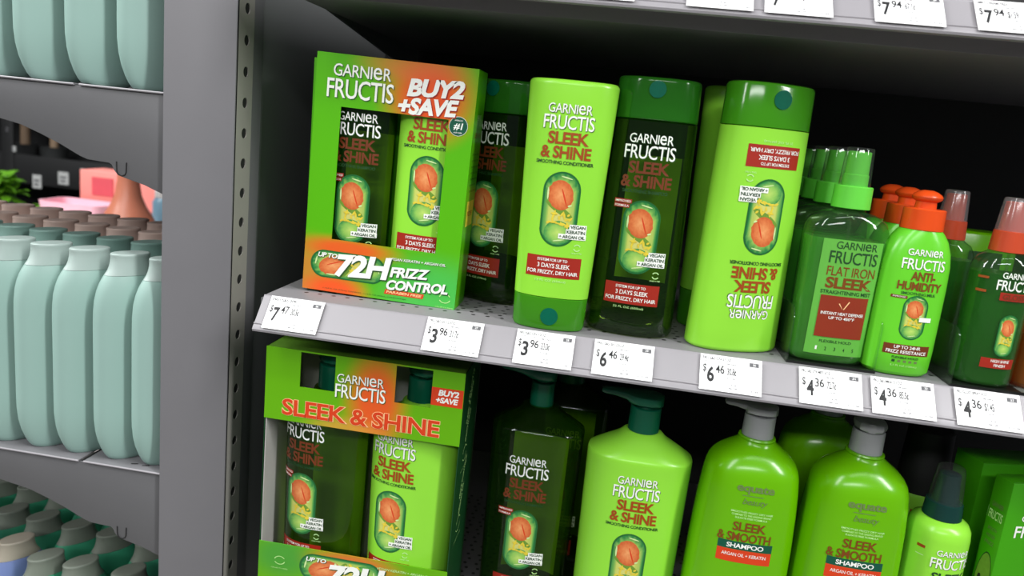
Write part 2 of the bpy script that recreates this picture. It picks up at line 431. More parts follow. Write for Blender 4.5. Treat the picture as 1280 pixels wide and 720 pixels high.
# upright post with the slotted strip on its flank
post = thing('upright_post', 'grey painted steel upright post with a row of round holes between the two bays', 'post', (0, 0, -S))
mb = MB(); mb.box(-0.0800, -0.0516, 0.0250, 0.075, 0, 2.1, 'grey_paint'); mb.build('post_body', post, bevel=0.0022)
mb = MB(); mb.box(-0.1165, -0.0510, 0.0236, 0.0254, 0, 2.1, 'grey_paint'); mb.build('face_plate', post, bevel=0.0008)
mb = MB(); x = -0.0506; y0, y1, yc = 0.0258, 0.0533, 0.0405; pitch = 0.0261; z_first = 0.2355 + S
zlo, zhi = z_first - 44 * pitch - pitch / 2, z_first + 18 * pitch + pitch / 2
N = 16; r = 0.0046
for k in range(-44, 19):
    zc = z_first + k * pitch; vs = []
    for i in range(N):
        t_ = math.tau * i / N; c, s = math.cos(t_), math.sin(t_)
        m_ = max(abs(c) , abs(s))
        yy = yc + (y1 - yc if c > 0 else yc - y0) * c / m_; zz = zc + pitch / 2 * s / m_
        vs.append((x, yy, zz))
    for i in range(N):
        t_ = math.tau * i / N; vs.append((x, yc + r * math.cos(t_), zc + r * math.sin(t_)))
    for i in range(N):
        t_ = math.tau * i / N; vs.append((x - 0.0009, yc + r * math.cos(t_), zc + r * math.sin(t_)))
    mb.add(vs, [(i, (i + 1) % N, N + (i + 1) % N, N + i) for i in range(N)] + [(N + i, N + (i + 1) % N, 2 * N + (i + 1) % N, 2 * N + i) for i in range(N)], 'grey_strip')
mb.box(x - 0.001, x - 0.00085, y0, y1, zlo, zhi, 'slot_dark')
strip = mb.build('slotted_strip', post); strip['label'] = 'narrow grey strip punched with round holes'
# bay panels
o = MB().box(-0.0800, -0.0535, 0.0755, 0.50, 0, 2.1, 'dark_panel').build('side_panel', bevel=0.001); tag(o, 'dark grey side panel closing the left end of the shampoo bay behind the post', 'panel')
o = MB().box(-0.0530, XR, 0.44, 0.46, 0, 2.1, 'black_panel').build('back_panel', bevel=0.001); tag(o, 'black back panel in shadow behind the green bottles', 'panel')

TILT = math.atan2(0.0208, 0.0248)
def shelf(label, z, first_price=None):
    t_ = thing('gondola_shelf', label, 'shelf', (0, 0, z), group=None)
    x0 = -0.0075
    mb = MB().extrude_x([(0.0, 0.0), (0.0, -0.02), (0.03, -0.02), (0.03, -0.031), (0.438, -0.031), (0.438, 0.0)], x0, XR, 'shelf_deck'); mb.build('deck', t_, bevel=0.0006)
    def at(s, out):   # s down the face, out = proud of the face
        return (-0.0208 * s - 0.0248 / 0.0324 * out, -0.0248 * s + 0.0208 / 0.0324 * out)
    poly = [(-0.0002, 0.0004), at(0.0, 0.0003), at(0.05, 0.0), at(0.80, 0.0), at(0.82, 0.0011), at(0.85, 0.0012), at(0.87, 0.0004), at(0.97, 0.0004), at(1.01, 0.0), (-0.0205, -0.0268), (-0.0175, -0.0276), (-0.0155, -0.0262), (-0.0002, -0.0075)]
    MB().extrude_x(poly, x0, XR, 'grey_paint_pale').build('price_channel', t_, bevel=0.0)
    # shelf bracket into the post at the left end
    mb = MB(); mb.add([(x0 - 0.003, yy, zz) for yy, zz in ((0.0, -0.003), (0.0, -0.018), (0.30, -0.05), (0.436, -0.06), (0.436, -0.003))] + [(x0 - 0.0005, yy, zz) for yy, zz in ((0.0, -0.003), (0.0, -0.018), (0.30, -0.05), (0.436, -0.06), (0.436, -0.003))],
           [(0, 1, 2, 3, 4), (9, 8, 7, 6, 5)] + [(i, (i + 1) % 5, 5 + (i + 1) % 5, 5 + i) for i in range(5)], 'dark_panel'); mb.build('bracket', t_)
    return t_
shelf('middle grey shelf with a sloped price channel carrying the two-pack carton and green bottles', 0.0)
shelf('upper grey shelf whose price channel cuts across the top right of the view', 0.2792)
shelf('lower grey shelf under the large pump bottles and cartons', -0.305)

# ------------------------------------------------------------------ price labels
def price_label(x0, x1, z, label, head, big, small, unit, unit2=None, badge=''):
    W = x1 - x0; H = 0.0302
    o = thing('price_label', label, 'price label', ((x0 + x1) / 2, -0.0104 - 0.0006, z - 0.0124 + 0.0006), (-TILT, 0, 0), 'white price labels along the shelf edges')
    MB().box(-W / 2, W / 2, -0.0014, -0.0010, -H / 2, H / 2, 'paper').build('card', o)
    mb = MB(); f = Flat(-0.0014); k = W
    X = lambda u: -W / 2 + u * W
    Z = lambda v: H / 2 - v * H
    write(mb, head, X(0.27), Z(0.10), W * 0.46, 0.0024, 'ink', f, bold=0.012, off=0.0001)
    write(mb, 'UNIT PRICE', X(0.12), Z(0.19), W * 0.14, 0.0010, 'ink_grey', f, off=0.0001)
    write(mb, 'RETAIL', X(0.28), Z(0.19), W * 0.10, 0.0010, 'ink_grey', f, off=0.0001)
    write(mb, '$', X(0.075), Z(0.40), W * 0.055, 0.0074, 'ink', f, bold=0.008, off=0.0001)
    write(mb, big, X(0.175), Z(0.55), W * 0.115, 0.0132, 'ink', f, bold=0.03, off=0.0001)
    write(mb, small, X(0.325), Z(0.39), W * 0.145, 0.0072, 'ink', f, bold=0.012, off=0.0001)
    write(mb, unit, X(0.515), Z(0.45), W * 0.145, 0.0074, 'ink', f, bold=0.012, off=0.0001)
    for u, v, w_, s in ((0.51, 0.22, 0.15, 'PER OUNCE'), (0.51, 0.62, 0.13, '9 OZ EA'), (0.55, 0.80, 0.09, '4129'), (0.54, 0.89, 0.14, '00617240'), (0.84, 0.90, 0.20, '12 - 3 - 84')):
        write(mb, s, X(u), Z(v), W * w_, 0.0014, 'ink_grey', f, bold=0.02, off=0.0001)
    mb.box(X(0.80), X(0.95), -0.00155, -0.0014, Z(0.21), Z(0.10), 'ink_grey')
    write(mb, badge or '28', X(0.875), Z(0.155), W * 0.05, 0.0019, 'paper', f, off=0.0002)
    for xa, xb, za, zb in ((0.435, 0.438, 0.3, 0.95), (0.595, 0.598, 0.3, 0.7)):
        mb.box(X(xa), X(xb), -0.00145, -0.0014, Z(zb), Z(za), 'ink_grey')
    mb.build('label_print', o, smooth=False)
    return o
price_label(0.0005, 0.0475, 0, 'price label at the left end of the middle shelf reading 7.47', 'FRU S&S 2PK', '7', '47', '30.5¢', badge='26')
price_label(0.1366, 0.1838, 0, 'price label 3.96 just right of the two-pack carton', 'FRU S&S SH 12.5OZ', '3', '96', '31.7¢', badge='27')
price_label(0.2116, 0.2588, 0, 'price label 3.96 beneath the standing lime conditioner bottle', 'FRU S&S CN 12OZ', '3', '96', '33.0¢', badge='28')
price_label(0.2748, 0.3224, 0, 'price label 6.46 beneath the dark green shampoo bottle', 'FRU S&S SH 22OZ', '6', '46', '29.4¢', badge='29')
price_label(0.3587, 0.4062, 0, 'price label 6.46 beneath the upside-down conditioner bottle', 'FRU S&S CN 21OZ', '6', '46', '30.8¢', badge='30')
price_label(0.4345, 0.4815, 0, 'faint price label 4.36 beneath the flat iron mist bottle', 'FRU S&S STR MIST 6OZ', '4', '36', '72.7¢', badge='31')
price_label(0.4883, 0.5347, 0, 'price label 4.36 beneath the orange pump milk bottle', 'FRU S&S MILK 5.1OZ', '4', '36', '85.5¢', badge='32')
price_label(0.5494, 0.5968, 0, 'price label 4.36 beneath the gloss spray at the right edge', 'FRU GLOSS SPRAY 3OZ', '4', '36', '$1 45', badge='33')
price_label(0.2245, 0.2719, 0.2792, 'leftmost visible upper shelf label, only its bottom edge in view', 'SMRT HAIR MASK', '7', '94', '66.2¢')
price_label(0.3085, 0.3553, 0.2792, 'second upper shelf price label from the left, close beside its right neighbour', 'SMRT HAIR COND', '7', '94', '67.1¢')
price_label(0.3630, 0.4096, 0.2792, 'third upper shelf price label from the left, reading 7.94', 'SMRT HAIR SERUM', '7', '94', '67.1¢')
price_label(0.4377, 0.4846, 0.2792, 'fourth upper shelf price label reading 7.94 for shampoo', 'SMRT HAIR SHAMPOO', '7', '94', '67.1¢')
price_label(0.5053, 0.5525, 0.2792, 'upper shelf price label for cream treatment at the top right corner', 'SMRT CREAM TREAT', '7', '94', '$1 59')

# ------------------------------------------------------------------ print layouts
def sleek_print(name, root, surf, dz=0.0, kind='COND', oz='12 FL OZ (354ml)', dx=0.0, dark=False, xf=None, low=True):
    """front print shared by the range; z values for a bottle whose logo sits at 0.1785"""
    mb = MB(); F = surf; so = 'print_orange' if not dark else 'print_dullred'
    logo(mb, dx, 0.1785 + dz, 0.0345, 0.0072, 'print_white', F, bold=0.004, shadow='print_shadow')
    write(mb, 'FRUCTIS', dx, 0.1680 + dz, 0.0400, 0.0108, 'print_white', F, bold=0.006, shadow='print_shadow')
    write(mb, 'SLEEK', dx + 0.001, 0.1558 + dz, 0.0325, 0.0098, so, F, bold=0.03)
    write(mb, '& SHINE', dx, 0.1448 + dz, 0.0400, 0.0098, so, F, bold=0.03)
    write(mb, 'SMOOTHING CONDITIONER' if kind == 'COND' else 'SMOOTHING SHAMPOO', dx, 0.1368 + dz, 0.0455 if kind == 'COND' else 0.036, 0.0028, 'print_green', F, bold=0.02)
    if kind != 'COND':
        patch(mb, dx - 0.023, dx - 0.009, 0.1265 + dz, 0.1298 + dz, 'print_red', F); patch(mb, dx - 0.023, dx - 0.0105, 0.1228 + dz, 0.1260 + dz, 'print_red', F)
        write(mb, 'IMPROVED', dx - 0.016, 0.1281 + dz, 0.0125, 0.0018, 'print_white', F, bold=0.01); write(mb, 'FORMULA', dx - 0.0167, 0.1244 + dz, 0.0112, 0.0018, 'print_white', F, bold=0.01)
    capsule(mb, dx + 0.0005, 0.100 + dz, 0.0300, 0.0600, F)
    for k, (s, x0, w_) in enumerate((('VEGAN', 0.0165, 0.012), ('KERATIN', 0.0152, 0.0145), ('+ ARGAN OIL', 0.0125, 0.0205))):
        zz = 0.0870 + dz - k * 0.0040
        patch(mb, dx + x0 - w_ / 2 - 0.0008, dx + x0 + w_ / 2 + 0.0008, zz - 0.002, zz + 0.002, 'print_white', F, off=0.00055, nz=1)
        write(mb, s, dx + x0, zz, w_, 0.0026, 'print_green', F, bold=0.02, off=0.00075)
    if low:
        # cruelty-free style mark: two small arcs and a line of tiny letters
        for a0 in (0.4, 3.5):
            pts = [(dx + 0.0175 + 0.0026 * math.cos(a0 + k * 0.45), 0.0705 + dz + 0.0026 * math.sin(a0 + k * 0.45)) for k in range(6)]
            for k in range(5):
                (xa, za), (xb, zb) = pts[k], pts[k + 1]; nx, nz = (zb - za), -(xb - xa); l = math.hypot(nx, nz); nx, nz = nx / l * 0.0004, nz / l * 0.0004
                q = [(xa + nx, za + nz), (xb + nx, zb + nz), (xb - nx, zb - nz), (xa - nx, za - nz)]
                mb.add([(x, F.y(x, z) - OFF, z) for x, z in q], [(0, 1, 2, 3)], 'print_paleleaf')
        write(mb, 'CRUELTY FREE', dx + 0.0175, 0.0660 + dz, 0.0085, 0.0011, 'print_paleleaf', F, bold=0.01)
        patch(mb, dx - 0.0218, dx + 0.0222, 0.0445 + dz, 0.0618 + dz, 'print_red', F, nx=16, nz=4)
        write(mb, 'SYSTEM FOR UP TO', dx - 0.001, 0.0588 + dz, 0.0245, 0.0023, 'print_white', F, bold=0.012)
        write(mb, '3 DAYS SLEEK', dx + 0.0005, 0.0541 + dz, 0.0265, 0.0036, 'print_white', F, bold=0.012)
        write(mb, 'FOR FRIZZY, DRY HAIR', dx, 0.0484 + dz, 0.0410, 0.0037, 'print_white', F, bold=0.012)
        write(mb, oz, dx - 0.001, 0.0415 + dz, 0.0250, 0.0022, 'print_paleleaf', F, bold=0.004)
    return mb.build(name, root, xf=xf, smooth=False)
def disc_on(mb, cx, cz, r, m, surf, off=0.0002, depth=0.0006):
    blob(mb, ell(cx, cz, r, r), m, surf, depth, 4, cx, cz)
    n = 28; rim = ell(cx, cz, r, r)
    mb.add([(x, surf.y(x, z) - depth, z) for x, z in rim] + [(x, surf.y(x, z) + 0.0004, z) for x, z in rim], [(i, (i + 1) % n, n + (i + 1) % n, n + i) for i in range(n)], m)

# ------------------------------------------------------------------ conditioner tubes that stand on their caps
def rounded_top(z, a, b, n, r=0.004, k=5):
    return [(z - r + r * math.sin(math.pi / 2 * i / k), a - r + r * math.cos(math.pi / 2 * i / k), b - r + r * math.cos(math.pi / 2 * i / k), n) for i in range(1, k + 1)]
def conditioner(label, loc, rot, H, aw, at_, b0, b1, cap_h, dz, oz, inverted=False, group=None, detail=True):
    """aw/at_: half width at cap end / far end; b0/b1 half depth"""
    root = thing('conditioner_bottle', label, 'conditioner', loc, rot, group)
    xf = (Matrix.Translation((0, 0, H)) @ Matrix.Rotation(math.pi, 4, 'Y')) if inverted else None
    n = 2.3
    def lerp(z):
        k = z / H; return (z, aw + (at_ - aw) * k, b0 + (b1 - b0) * k, n)
    body = [lerp(cap_h + 0.0004)] + [lerp(cap_h + (H - 0.004 - cap_h) * k / 12) for k in range(1, 13)] + rounded_top(H, lerp(H)[1], lerp(H)[2], n)
    MB().oval(body, 'lime_plastic', seg=56).build('body', root, xf=xf)
    c0 = lerp(0.0); capp = [(0.0, c0[1] - 0.0025, c0[2] - 0.0025, n), (0.0008, c0[1] - 0.001, c0[2] - 0.001, n), (0.003, c0[1], c0[2], n), lerp(cap_h - 0.0006), (cap_h - 0.0001, lerp(cap_h)[1] - 0.0006, lerp(cap_h)[2] - 0.0006, n)]
    MB().oval(capp, 'green_cap', seg=56).build('cap', root, xf=xf)
    if detail:
        mb = MB(); disc_on(mb, 0.0015, 0.0120, 0.0072, 'teal_disc', Oval(capp)); mb.build('cap_button', root, xf=xf)
        sleek_print('label_print', root, Oval(body), dz, 'COND', oz, 0.0, False, xf)
    return root
conditioner('lime conditioner bottle standing on its green cap between the carton and the dark shampoo', (0.2335, 0.0235, 0), (0, 0, 0), 0.2005, 0.0300, 0.0358, 0.0175, 0.0180, 0.0275, 0.0, '12 FL OZ (354ml)')
conditioner('large lime conditioner bottle standing upside down with its print inverted', (0.3860, 0.0390, 0), (0, 0, math.radians(20)), 0.2130, 0.0352, 0.0392, 0.0235, 0.0235, 0.0335, 0.002, '21 FL OZ (621ml)', True)
conditioner('lime conditioner bottle half hidden behind the upside-down one', (0.3800, 0.1050, 0), (0, 0, 0), 0.2130, 0.0340, 0.0380, 0.0235, 0.0235, 0.0335, 0.002, '21 FL OZ (621ml)', False, detail=False)

# ------------------------------------------------------------------ dark green shampoo bottles
def shampoo(label, loc, rot, H, a0, a1, b, cap_z, dz, oz, low_dx=0.0, print_dark=True):
    root = thing('shampoo_bottle', label, 'shampoo', loc, rot)
    n = 2.4
    def lerp(z):
        k = z / cap_z; return (z, a0 + (a1 - a0) * k, b, n)
    body = [(0.0, a0 - 0.007, b - 0.006, n), (0.0008, a0 - 0.004, b - 0.004, n), (0.0025, a0 - 0.0018, b - 0.0015, n), (0.006, a0, b, n)] + [lerp(0.006 + (cap_z - 0.006) * k / 10) for k in range(1, 10)] + [(cap_z - 0.001, a1, b, n), (cap_z, a1 - 0.0012, b - 0.0012, n)]
    MB().oval(body, 'shampoo_shell', seg=56).build('body', root)
    z1 = H
    cp = [(cap_z + 0.0003, a1 - 0.0006, b - 0.0006, n), (cap_z + 0.001, a1, b, n), (z1 - 0.003, a1 - 0.0008, b - 0.0005, n)] + rounded_top(z1, a1 - 0.0008, b - 0.0005, n, 0.003, 4)
    MB().oval(cp, 'green_cap_deep', seg=56).build('cap', root)
    mb = MB(); disc_on(mb, -0.0005, cap_z + 0.72 * (z1 - cap_z), 0.0066, 'teal_disc', Oval(cp)); mb.build('cap_button', root)
    # back label, seen through the bottle
    sf = Oval([(z, a * 0.96, -(bb * 0.94), nn) for z, a, bb, nn in body]); mb = MB()
    patch(mb, -0.018, 0.026, 0.042, cap_z - 0.028, 'back_label', sf, nx=12, nz=10); mb.build('back_label', root)
    sleek_print('label_print', root, Oval(body), dz, 'SHAMPOO', oz, low_dx, print_dark)
    return root
shampoo('large dark green shampoo bottle with a green cap beside the lime conditioner', (0.3005, 0.0430, 0), (0, 0, math.radians(-4)), 0.2095, 0.0368, 0.0338, 0.0240, 0.1765, -0.0165, '22 FL OZ (650ml)')
shampoo('smaller dark green shampoo bottle half hidden by the two-pack carton', (0.1675, 0.0970, 0), (0, 0, math.radians(-25)), 0.2000, 0.0345, 0.0325, 0.0200, 0.1710, -0.0190, '12.5 FL OZ (370ml)')

# ------------------------------------------------------------------ two-pack carton with a window
def pane(mb, x0, x1, z0, z1, holes, y, t_, m, minner):
    """card panel in the xz plane with rectangular holes, thickness t_ towards +y"""
    xs = sorted({x0, x1, *[h[0] for h in holes], *[h[1] for h in holes]}); zs = sorted({z0, z1, *[h[2] for h in holes], *[h[3] for h in holes]})
    xs = [x for x in xs if x0 <= x <= x1]; zs = [z for z in zs if z0 <= z <= z1]
    idx = {}; vs = []
    for j, z in enumerate(zs):
        for i, x in enumerate(xs): idx[(i, j)] = len(vs); vs.append((x, y, z))
    nb = len(vs); vs += [(x, y + t_, z) for x, _, z in vs]
    solid = set()
    for j in range(len(zs) - 1):
        for i in range(len(xs) - 1):
            cx, cz = (xs[i] + xs[i + 1]) / 2, (zs[j] + zs[j + 1]) / 2
            if not any(h[0] < cx < h[1] and h[2] < cz < h[3] for h in holes): solid.add((i, j))
    ff = []; fb = []; fe = []
    for i, j in solid:
        q = (idx[i, j], idx[i + 1, j], idx[i + 1, j + 1], idx[i, j + 1]); ff.append(q); fb.append(tuple(nb + k for k in reversed(q)))
        for (di, dj), (a, b) in (((0, -1), (q[0], q[1])), ((1, 0), (q[1], q[2])), ((0, 1), (q[2], q[3])), ((-1, 0), (q[3], q[0]))):
            if (i + di, j + dj) not in solid: fe.append((b, a, nb + a, nb + b))
    mb.add(vs, ff, m); mb.add(vs, fb, minner); mb.add(vs, fe, m)
def leafmark(mb, cx, cz, r, m, f):
    for a0 in (0.5, 3.6):
        for k in range(6):
            a, b = a0 + k * 0.4, a0 + (k + 1) * 0.4
            q = [(cx + (r + d) * math.cos(t_), cz + (r + d) * 0.8 * math.sin(t_)) for t_, d in ((a, 0.0004), (b, 0.0004), (b, -0.0004), (a, -0.0004))]
            mb.add([(x, f.y(x, z) - 0.0003, z) for x, z in q], [(0, 1, 2, 3)], m)
    write(mb, 'CRUELTY FREE', cx, cz - r * 1.6, r * 3.2, 0.0010, m, f, off=0.0003)
def two_prints(mb, root, zcut):                  # the print above and below the window are separate pieces
    for nm, up in (('upper_lettering', True), ('lower_lettering', False)):
        q = MB(); q.mats = list(mb.mats); q.v = mb.v
        for f_, k_, u in zip(mb.f, mb.mi, mb.uv):
            if (mb.v[f_[0]][2] > zcut) == up: q.f.append(f_); q.mi.append(k_); q.uv.append(u)
        used = sorted({i for f_ in q.f for i in f_}); re = {o_: n_ for n_, o_ in enumerate(used)}
        q.v = [mb.v[i] for i in used]; q.f = [[re[i] for i in f_] for f_ in q.f]
        q.build(nm, root, smooth=False)
W2, D2, H2 = 0.1385, 0.040, 0.2035
def small_carton(label, loc, rot, printed):
    root = thing('gift_carton', label, 'carton', loc, rot, 'bright green two-pack cartons on the middle shelf')
    mb = MB(); h = W2 / 2; t_ = 0.0006
    mb.box(-h, -h + t_, t_, D2, 0, H2, 'carton_green'); mb.box(h - t_, h, t_, D2, 0, H2, 'carton_green')
    mb.box(-h, h, D2, D2 + t_, 0, H2, 'carton_green'); mb.box(-h, h, t_, D2, 0, t_, 'carton_green'); mb.box(-h, h, t_, D2, H2 - t_, H2, 'carton_green')
    mb.build('carton_shell', root)
    mb = MB(); pane(mb, -h, h, 0, H2, [(-0.0455, 0.0478, 0.0470, 0.1605)] if printed else [(-0.0455, 0.0478, 0.0470, 0.1605)], 0, t_, 'carton_small_front', 'carton_inner'); mb.build('front_panel', root, smooth=False)
    if not printed: return root
    mb = MB(); f = Flat(0.0); k = dict(bold=0.006, shadow='print_shadow', sd=0.0007)
    logo(mb, -0.0290, 0.1905, 0.0500, 0.0100, 'print_white', f, **k)
    write(mb, 'FRUCTIS', -0.0298, 0.1755, 0.0580, 0.0158, 'print_white', f, bold=0.008, shadow='print_shadow', sd=0.0007)
    write(mb, 'BUY2', 0.0345, 0.1840, 0.0490, 0.0148, 'print_white', f, bold=0.045, shear=0.22, rot=0.05, shadow='print_red', sd=0.0009)
    write(mb, '+SAVE', 0.0295, 0.1685, 0.0520, 0.0140, 'print_white', f, bold=0.045, shear=0.22, rot=0.05, shadow='print_red', sd=0.0009)
    blob(mb, ell(0.0565, 0.1560, 0.0080, 0.0080), 'print_white', f, 0.0002, 2, 0.0565, 0.1560); blob(mb, ell(0.0565, 0.1560, 0.0077, 0.0077), 'badge_green', f, 0.00025, 2, 0.0565, 0.1560)
    write(mb, '#1', 0.0565, 0.1558, 0.0080, 0.0060, 'print_white', f, bold=0.02, shear=0.15); write(mb, "AMERICA'S", 0.0565, 0.1608, 0.0070, 0.0012, 'print_white', f); write(mb, 'HAIR CARE', 0.0565, 0.1508, 0.0070, 0.0012, 'print_white', f)
    capsule(mb, -0.0290, 0.0245, 0.0245, 0.0680, f, side=True)
    write(mb, 'UP TO', -0.0475, 0.0325, 0.0175, 0.0042, 'print_white', f, bold=0.03, shear=0.2, rot=0.0, shadow='print_shadow', off=0.0009, sd=0.0005)
    write(mb, '72H', -0.0150, 0.0262, 0.0520, 0.0205, 'print_white', f, bold=0.04, shear=0.22, rot=0.06, shadow='print_shadow', off=0.0009, sd=0.0010)
    write(mb, 'FRIZZ', 0.0270, 0.0265, 0.0360, 0.0090, 'print_white', f, bold=0.04, shear=0.22, rot=0.06, shadow='print_green', off=0.0005, sd=0.0008)
    write(mb, 'CONTROL', 0.0345, 0.0155, 0.0550, 0.0090, 'print_white', f, bold=0.04, shear=0.22, rot=0.06, shadow='print_green', off=0.0005, sd=0.0008)
    write(mb, 'VEGAN KERATIN + ARGAN OIL', 0.0330, 0.0375, 0.0500, 0.0024, 'print_white', f, bold=0.01, shear=0.15, rot=0.02, shadow='print_green', sd=0.0003)
    patch(mb, 0.0060, 0.0410, 0.0055, 0.0098, 'tag_red', f, slant=0.001); write(mb, 'PARABEN FREE', 0.0235, 0.0077, 0.0320, 0.0024, 'print_peach', f, bold=0.03, shear=0.15)
    write(mb, '1-12.5 FL OZ (370mL) SHAMPOO - 1-12 FL OZ (354mL) CONDITIONER', -0.012, 0.0028, 0.076, 0.0012, 'print_green', f)
    leafmark(mb, 0.0600, 0.0090, 0.0050, 'print_paleleaf', f)
    # print on the right flank: small words climbing the edge
    fl = MB(); g = Flat(0.0)
    write(fl, 'GARNIER', 0.022, 0.165, 0.018, 0.005, 'print_paleleaf', g, off=0.0002); write(fl, 'SLEEK & SHINE', 0.022, 0.150, 0.026, 0.004, 'print_orange', g, off=0.0002)
    for k_ in range(7): write(fl, 'SMOOTHING SYSTEM', 0.022, 0.134 - k_ * 0.0052, 0.028, 0.0016, 'print_green', g, off=0.0002)
    patch(fl, 0.008, 0.036, 0.072, 0.094, 'flower_print', g, off=0.0001); write(fl, 'FRIZZ FREE', 0.022, 0.083, 0.02, 0.004, 'print_red', g, off=0.0002)
    fl.v = [(h + 0.0001 - y, x, z) for x, y, z in fl.v]; fl.build('side_lettering', root, smooth=False)
    two_prints(mb, root, 0.10)
    return root
tl = math.radians(1.0)
bx = 0.0812
small_carton('bright green two-pack carton with a window at the left end of the shelf, in front', (bx, 0.0335, 0.0012), (0, tl, 0), True)
small_carton('second green two-pack carton, only its left edge showing behind the front one', (0.0635, 0.0800, 0), (0, 0, 0), False)
# the two bottles inside the front carton
def inner(root, dxx): root.location.x = bx + dxx; return root
conditioner('lime conditioner bottle behind the right side of the carton window', (0.1135, 0.0540, 0.0022), (0, tl, 0), 0.1985, 0.0290, 0.0310, 0.0170, 0.0170, 0.0275, -0.003, '12 FL OZ (354ml)')
shampoo('dark green shampoo bottle behind the left side of the carton window', (0.0500, 0.0540, 0.0022), (0, tl, 0), 0.1975, 0.0305, 0.0290, 0.0170, 0.1690, -0.0255, '12.5 FL OZ (370ml)')

# ------------------------------------------------------------------ pump heads
def pump_head(mb, z0, r, h, spout, m, drop=0.002):
    """hood over the collar with a spout to the left; z0 = underside of the hood"""
    secs = []
    n = 16
    xs = [(-spout, 0.0035, z0 + h * 0.60, z0 + h * 0.92), (-spout * 0.93, 0.0048, z0 + h * 0.52, z0 + h * 0.98), (-spout * 0.7, 0.0060, z0 + h * 0.48, z0 + h * 1.0), (-spout * 0.45, 0.0075, z0 + h * 0.30, z0 + h * 1.0), (-r * 0.95, r * 0.72, z0 + h * 0.05, z0 + h * 1.0), (-r * 0.4, r * 0.97, z0, z0 + h * 0.99), (r * 0.3, r * 0.98, z0, z0 + h * 0.97), (r * 0.8, r * 0.7, z0, z0 + h * 0.94), (r * 1.02, r * 0.25, z0 + h * 0.03, z0 + h * 0.88)]
    rings = []
    for x, hw, zb, zt in xs:
        rings.append([(x, yy, (zb + zt) / 2 + zz) for yy, zz in oval_pts(hw, (zt - zb) / 2, 3.2, n)])
    mb.loft(rings, m)
def big_pump(name, label, cat, loc, rot, kind, group=None, dx=0.0, full=True, hw=0.0462, spin=0.0, cr=None, dz=0.0):
    root = thing(name, label, cat, loc, rot, group)
    n = 2.5; b = 0.030; dark = kind == 'SHAMPOO'
    bm_ = 'shampoo_shell' if dark else 'lime_plastic'
    k = hw / 0.0462
    body = [(0.0, hw - 0.010, b - 0.007, n), (0.0015, hw - 0.006, b - 0.004, n), (0.006, hw - 0.0035, b - 0.001, n), (0.012, hw - 0.003, b, n)] + [(z, hw - 0.003 * (1 - z / 0.196), b, n) for z in (0.04, 0.08, 0.12, 0.16, 0.190)] + \
           [(0.1945, hw, b, n), (0.1962, hw - 0.0006, b - 0.0003, n), (0.1978, hw - 0.003, b - 0.0012, n), (0.2040, hw * 0.72, b * 0.80, 2.3), (0.2110, hw * 0.46, b * 0.62, 2.1), (0.2155, 0.0150 + 0.002, 0.0155, 2.0), (0.2165, 0.0135, 0.0135, 2)]
    MB().oval(body, bm_, seg=56).build('body', root)
    r = cr or 0.0138
    MB().lathe([(0.2150, r * 0.96), (0.2156, r), (0.2375, r * 0.97), (0.2382, r * 0.9)], 'teal_pump', seg=32).build('pump_collar', root)
    mb = MB(); mb.lathe([(0.2380, r * 0.62), (0.2405, r * 0.62)], 'teal_pump', seg=20); pump_head(mb, 0.2392, r * 1.02, 0.0118, 0.0400, 'teal_pump')
    mb.build('pump_head', root, xf=Matrix.Rotation(spin, 4, 'Z') if spin else None)
    if dark:
        sf = Oval([(z, a * 0.96, -(bb * 0.94), nn) for z, a, bb, nn in body[3:9]]); mb = MB()
        patch(mb, -0.024, 0.030, 0.03, 0.175, 'back_label', sf, nx=14, nz=10); mb.build('back_label', root)
    if full: sleek_print('label_print', root, Oval(body[:9]), (0.0005 if not dark else -0.009) + dz, kind, '33.8 FL OZ (1L)', dx, dark)
    return root
ZL = -0.305
big_pump('conditioner_bottle', 'lime conditioner pump bottle with dark green pump in the middle of the lower shelf', 'conditioner', (0.3265, 0.0490, ZL), (0, 0, 0), 'COND')
big_pump('shampoo_bottle', 'dark green shampoo pump bottle just right of the large two-pack carton', 'shampoo', (0.2325, 0.0780, ZL), (0, 0, 0), 'SHAMPOO', dx=-0.004, hw=0.0435, cr=0.0112)
big_pump('shampoo_bottle', 'dark green pump bottle lost in shadow behind the front dark pump bottle', 'shampoo', (0.2560, 0.1600, ZL), (0, 0, 0), 'SHAMPOO', dx=-0.002, hw=0.0440)

# ------------------------------------------------------------------ large two-pack carton on the lower shelf
WB, DB, HB = 0.1770, 0.078, 0.2585
root = thing('gift_carton', 'large green and orange two-pack carton with cutouts at the left end of lower shelf', 'carton', (0.0825, 0.0050, ZL), (0, 0, 0))
h = WB / 2; t_ = 0.0007
mb = MB(); mb.box(-h, -h + t_, t_, DB, 0, HB, 'carton_deep_green'); mb.box(h - t_, h, t_, DB, 0, HB, 'carton_deep_green'); mb.box(-h, h, DB, DB + t_, 0, HB, 'carton_inner')
mb.box(-h, h, t_, DB, 0, t_, 'carton_inner'); mb.box(-h + 2 * t_, -h + 3 * t_, t_, DB - t_, 0.001, HB - 0.001, 'carton_inner'); mb.build('carton_shell', root)
MB().box(-h, h, t_, DB, HB - t_, HB, 'carton_lid').build('lid', root)
mb = MB(); pane(mb, -h, h, 0.1925, HB, [(-0.0570, -0.0255, 0.2255, 0.2572), (0.0285, 0.0605, 0.2240, 0.2572)], 0, t_, 'carton_big_front', 'carton_inner'); mb.build('upper_band', root, smooth=False)
mb = MB(); pane(mb, -h, h, 0, 0.0725, [], 0, t_, 'carton_big_front', 'carton_inner'); mb.build('lower_band', root, smooth=False)
mb = MB(); f = Flat(0.0)
logo(mb, -0.0025, 0.2390, 0.0420, 0.0080, 'print_white', f, bold=0.004, shadow='print_shadow', sd=0.0006)
write(mb, 'FRUCTIS', -0.0020, 0.2275, 0.0450, 0.0125, 'print_white', f, bold=0.006, shadow='print_shadow', sd=0.0006)
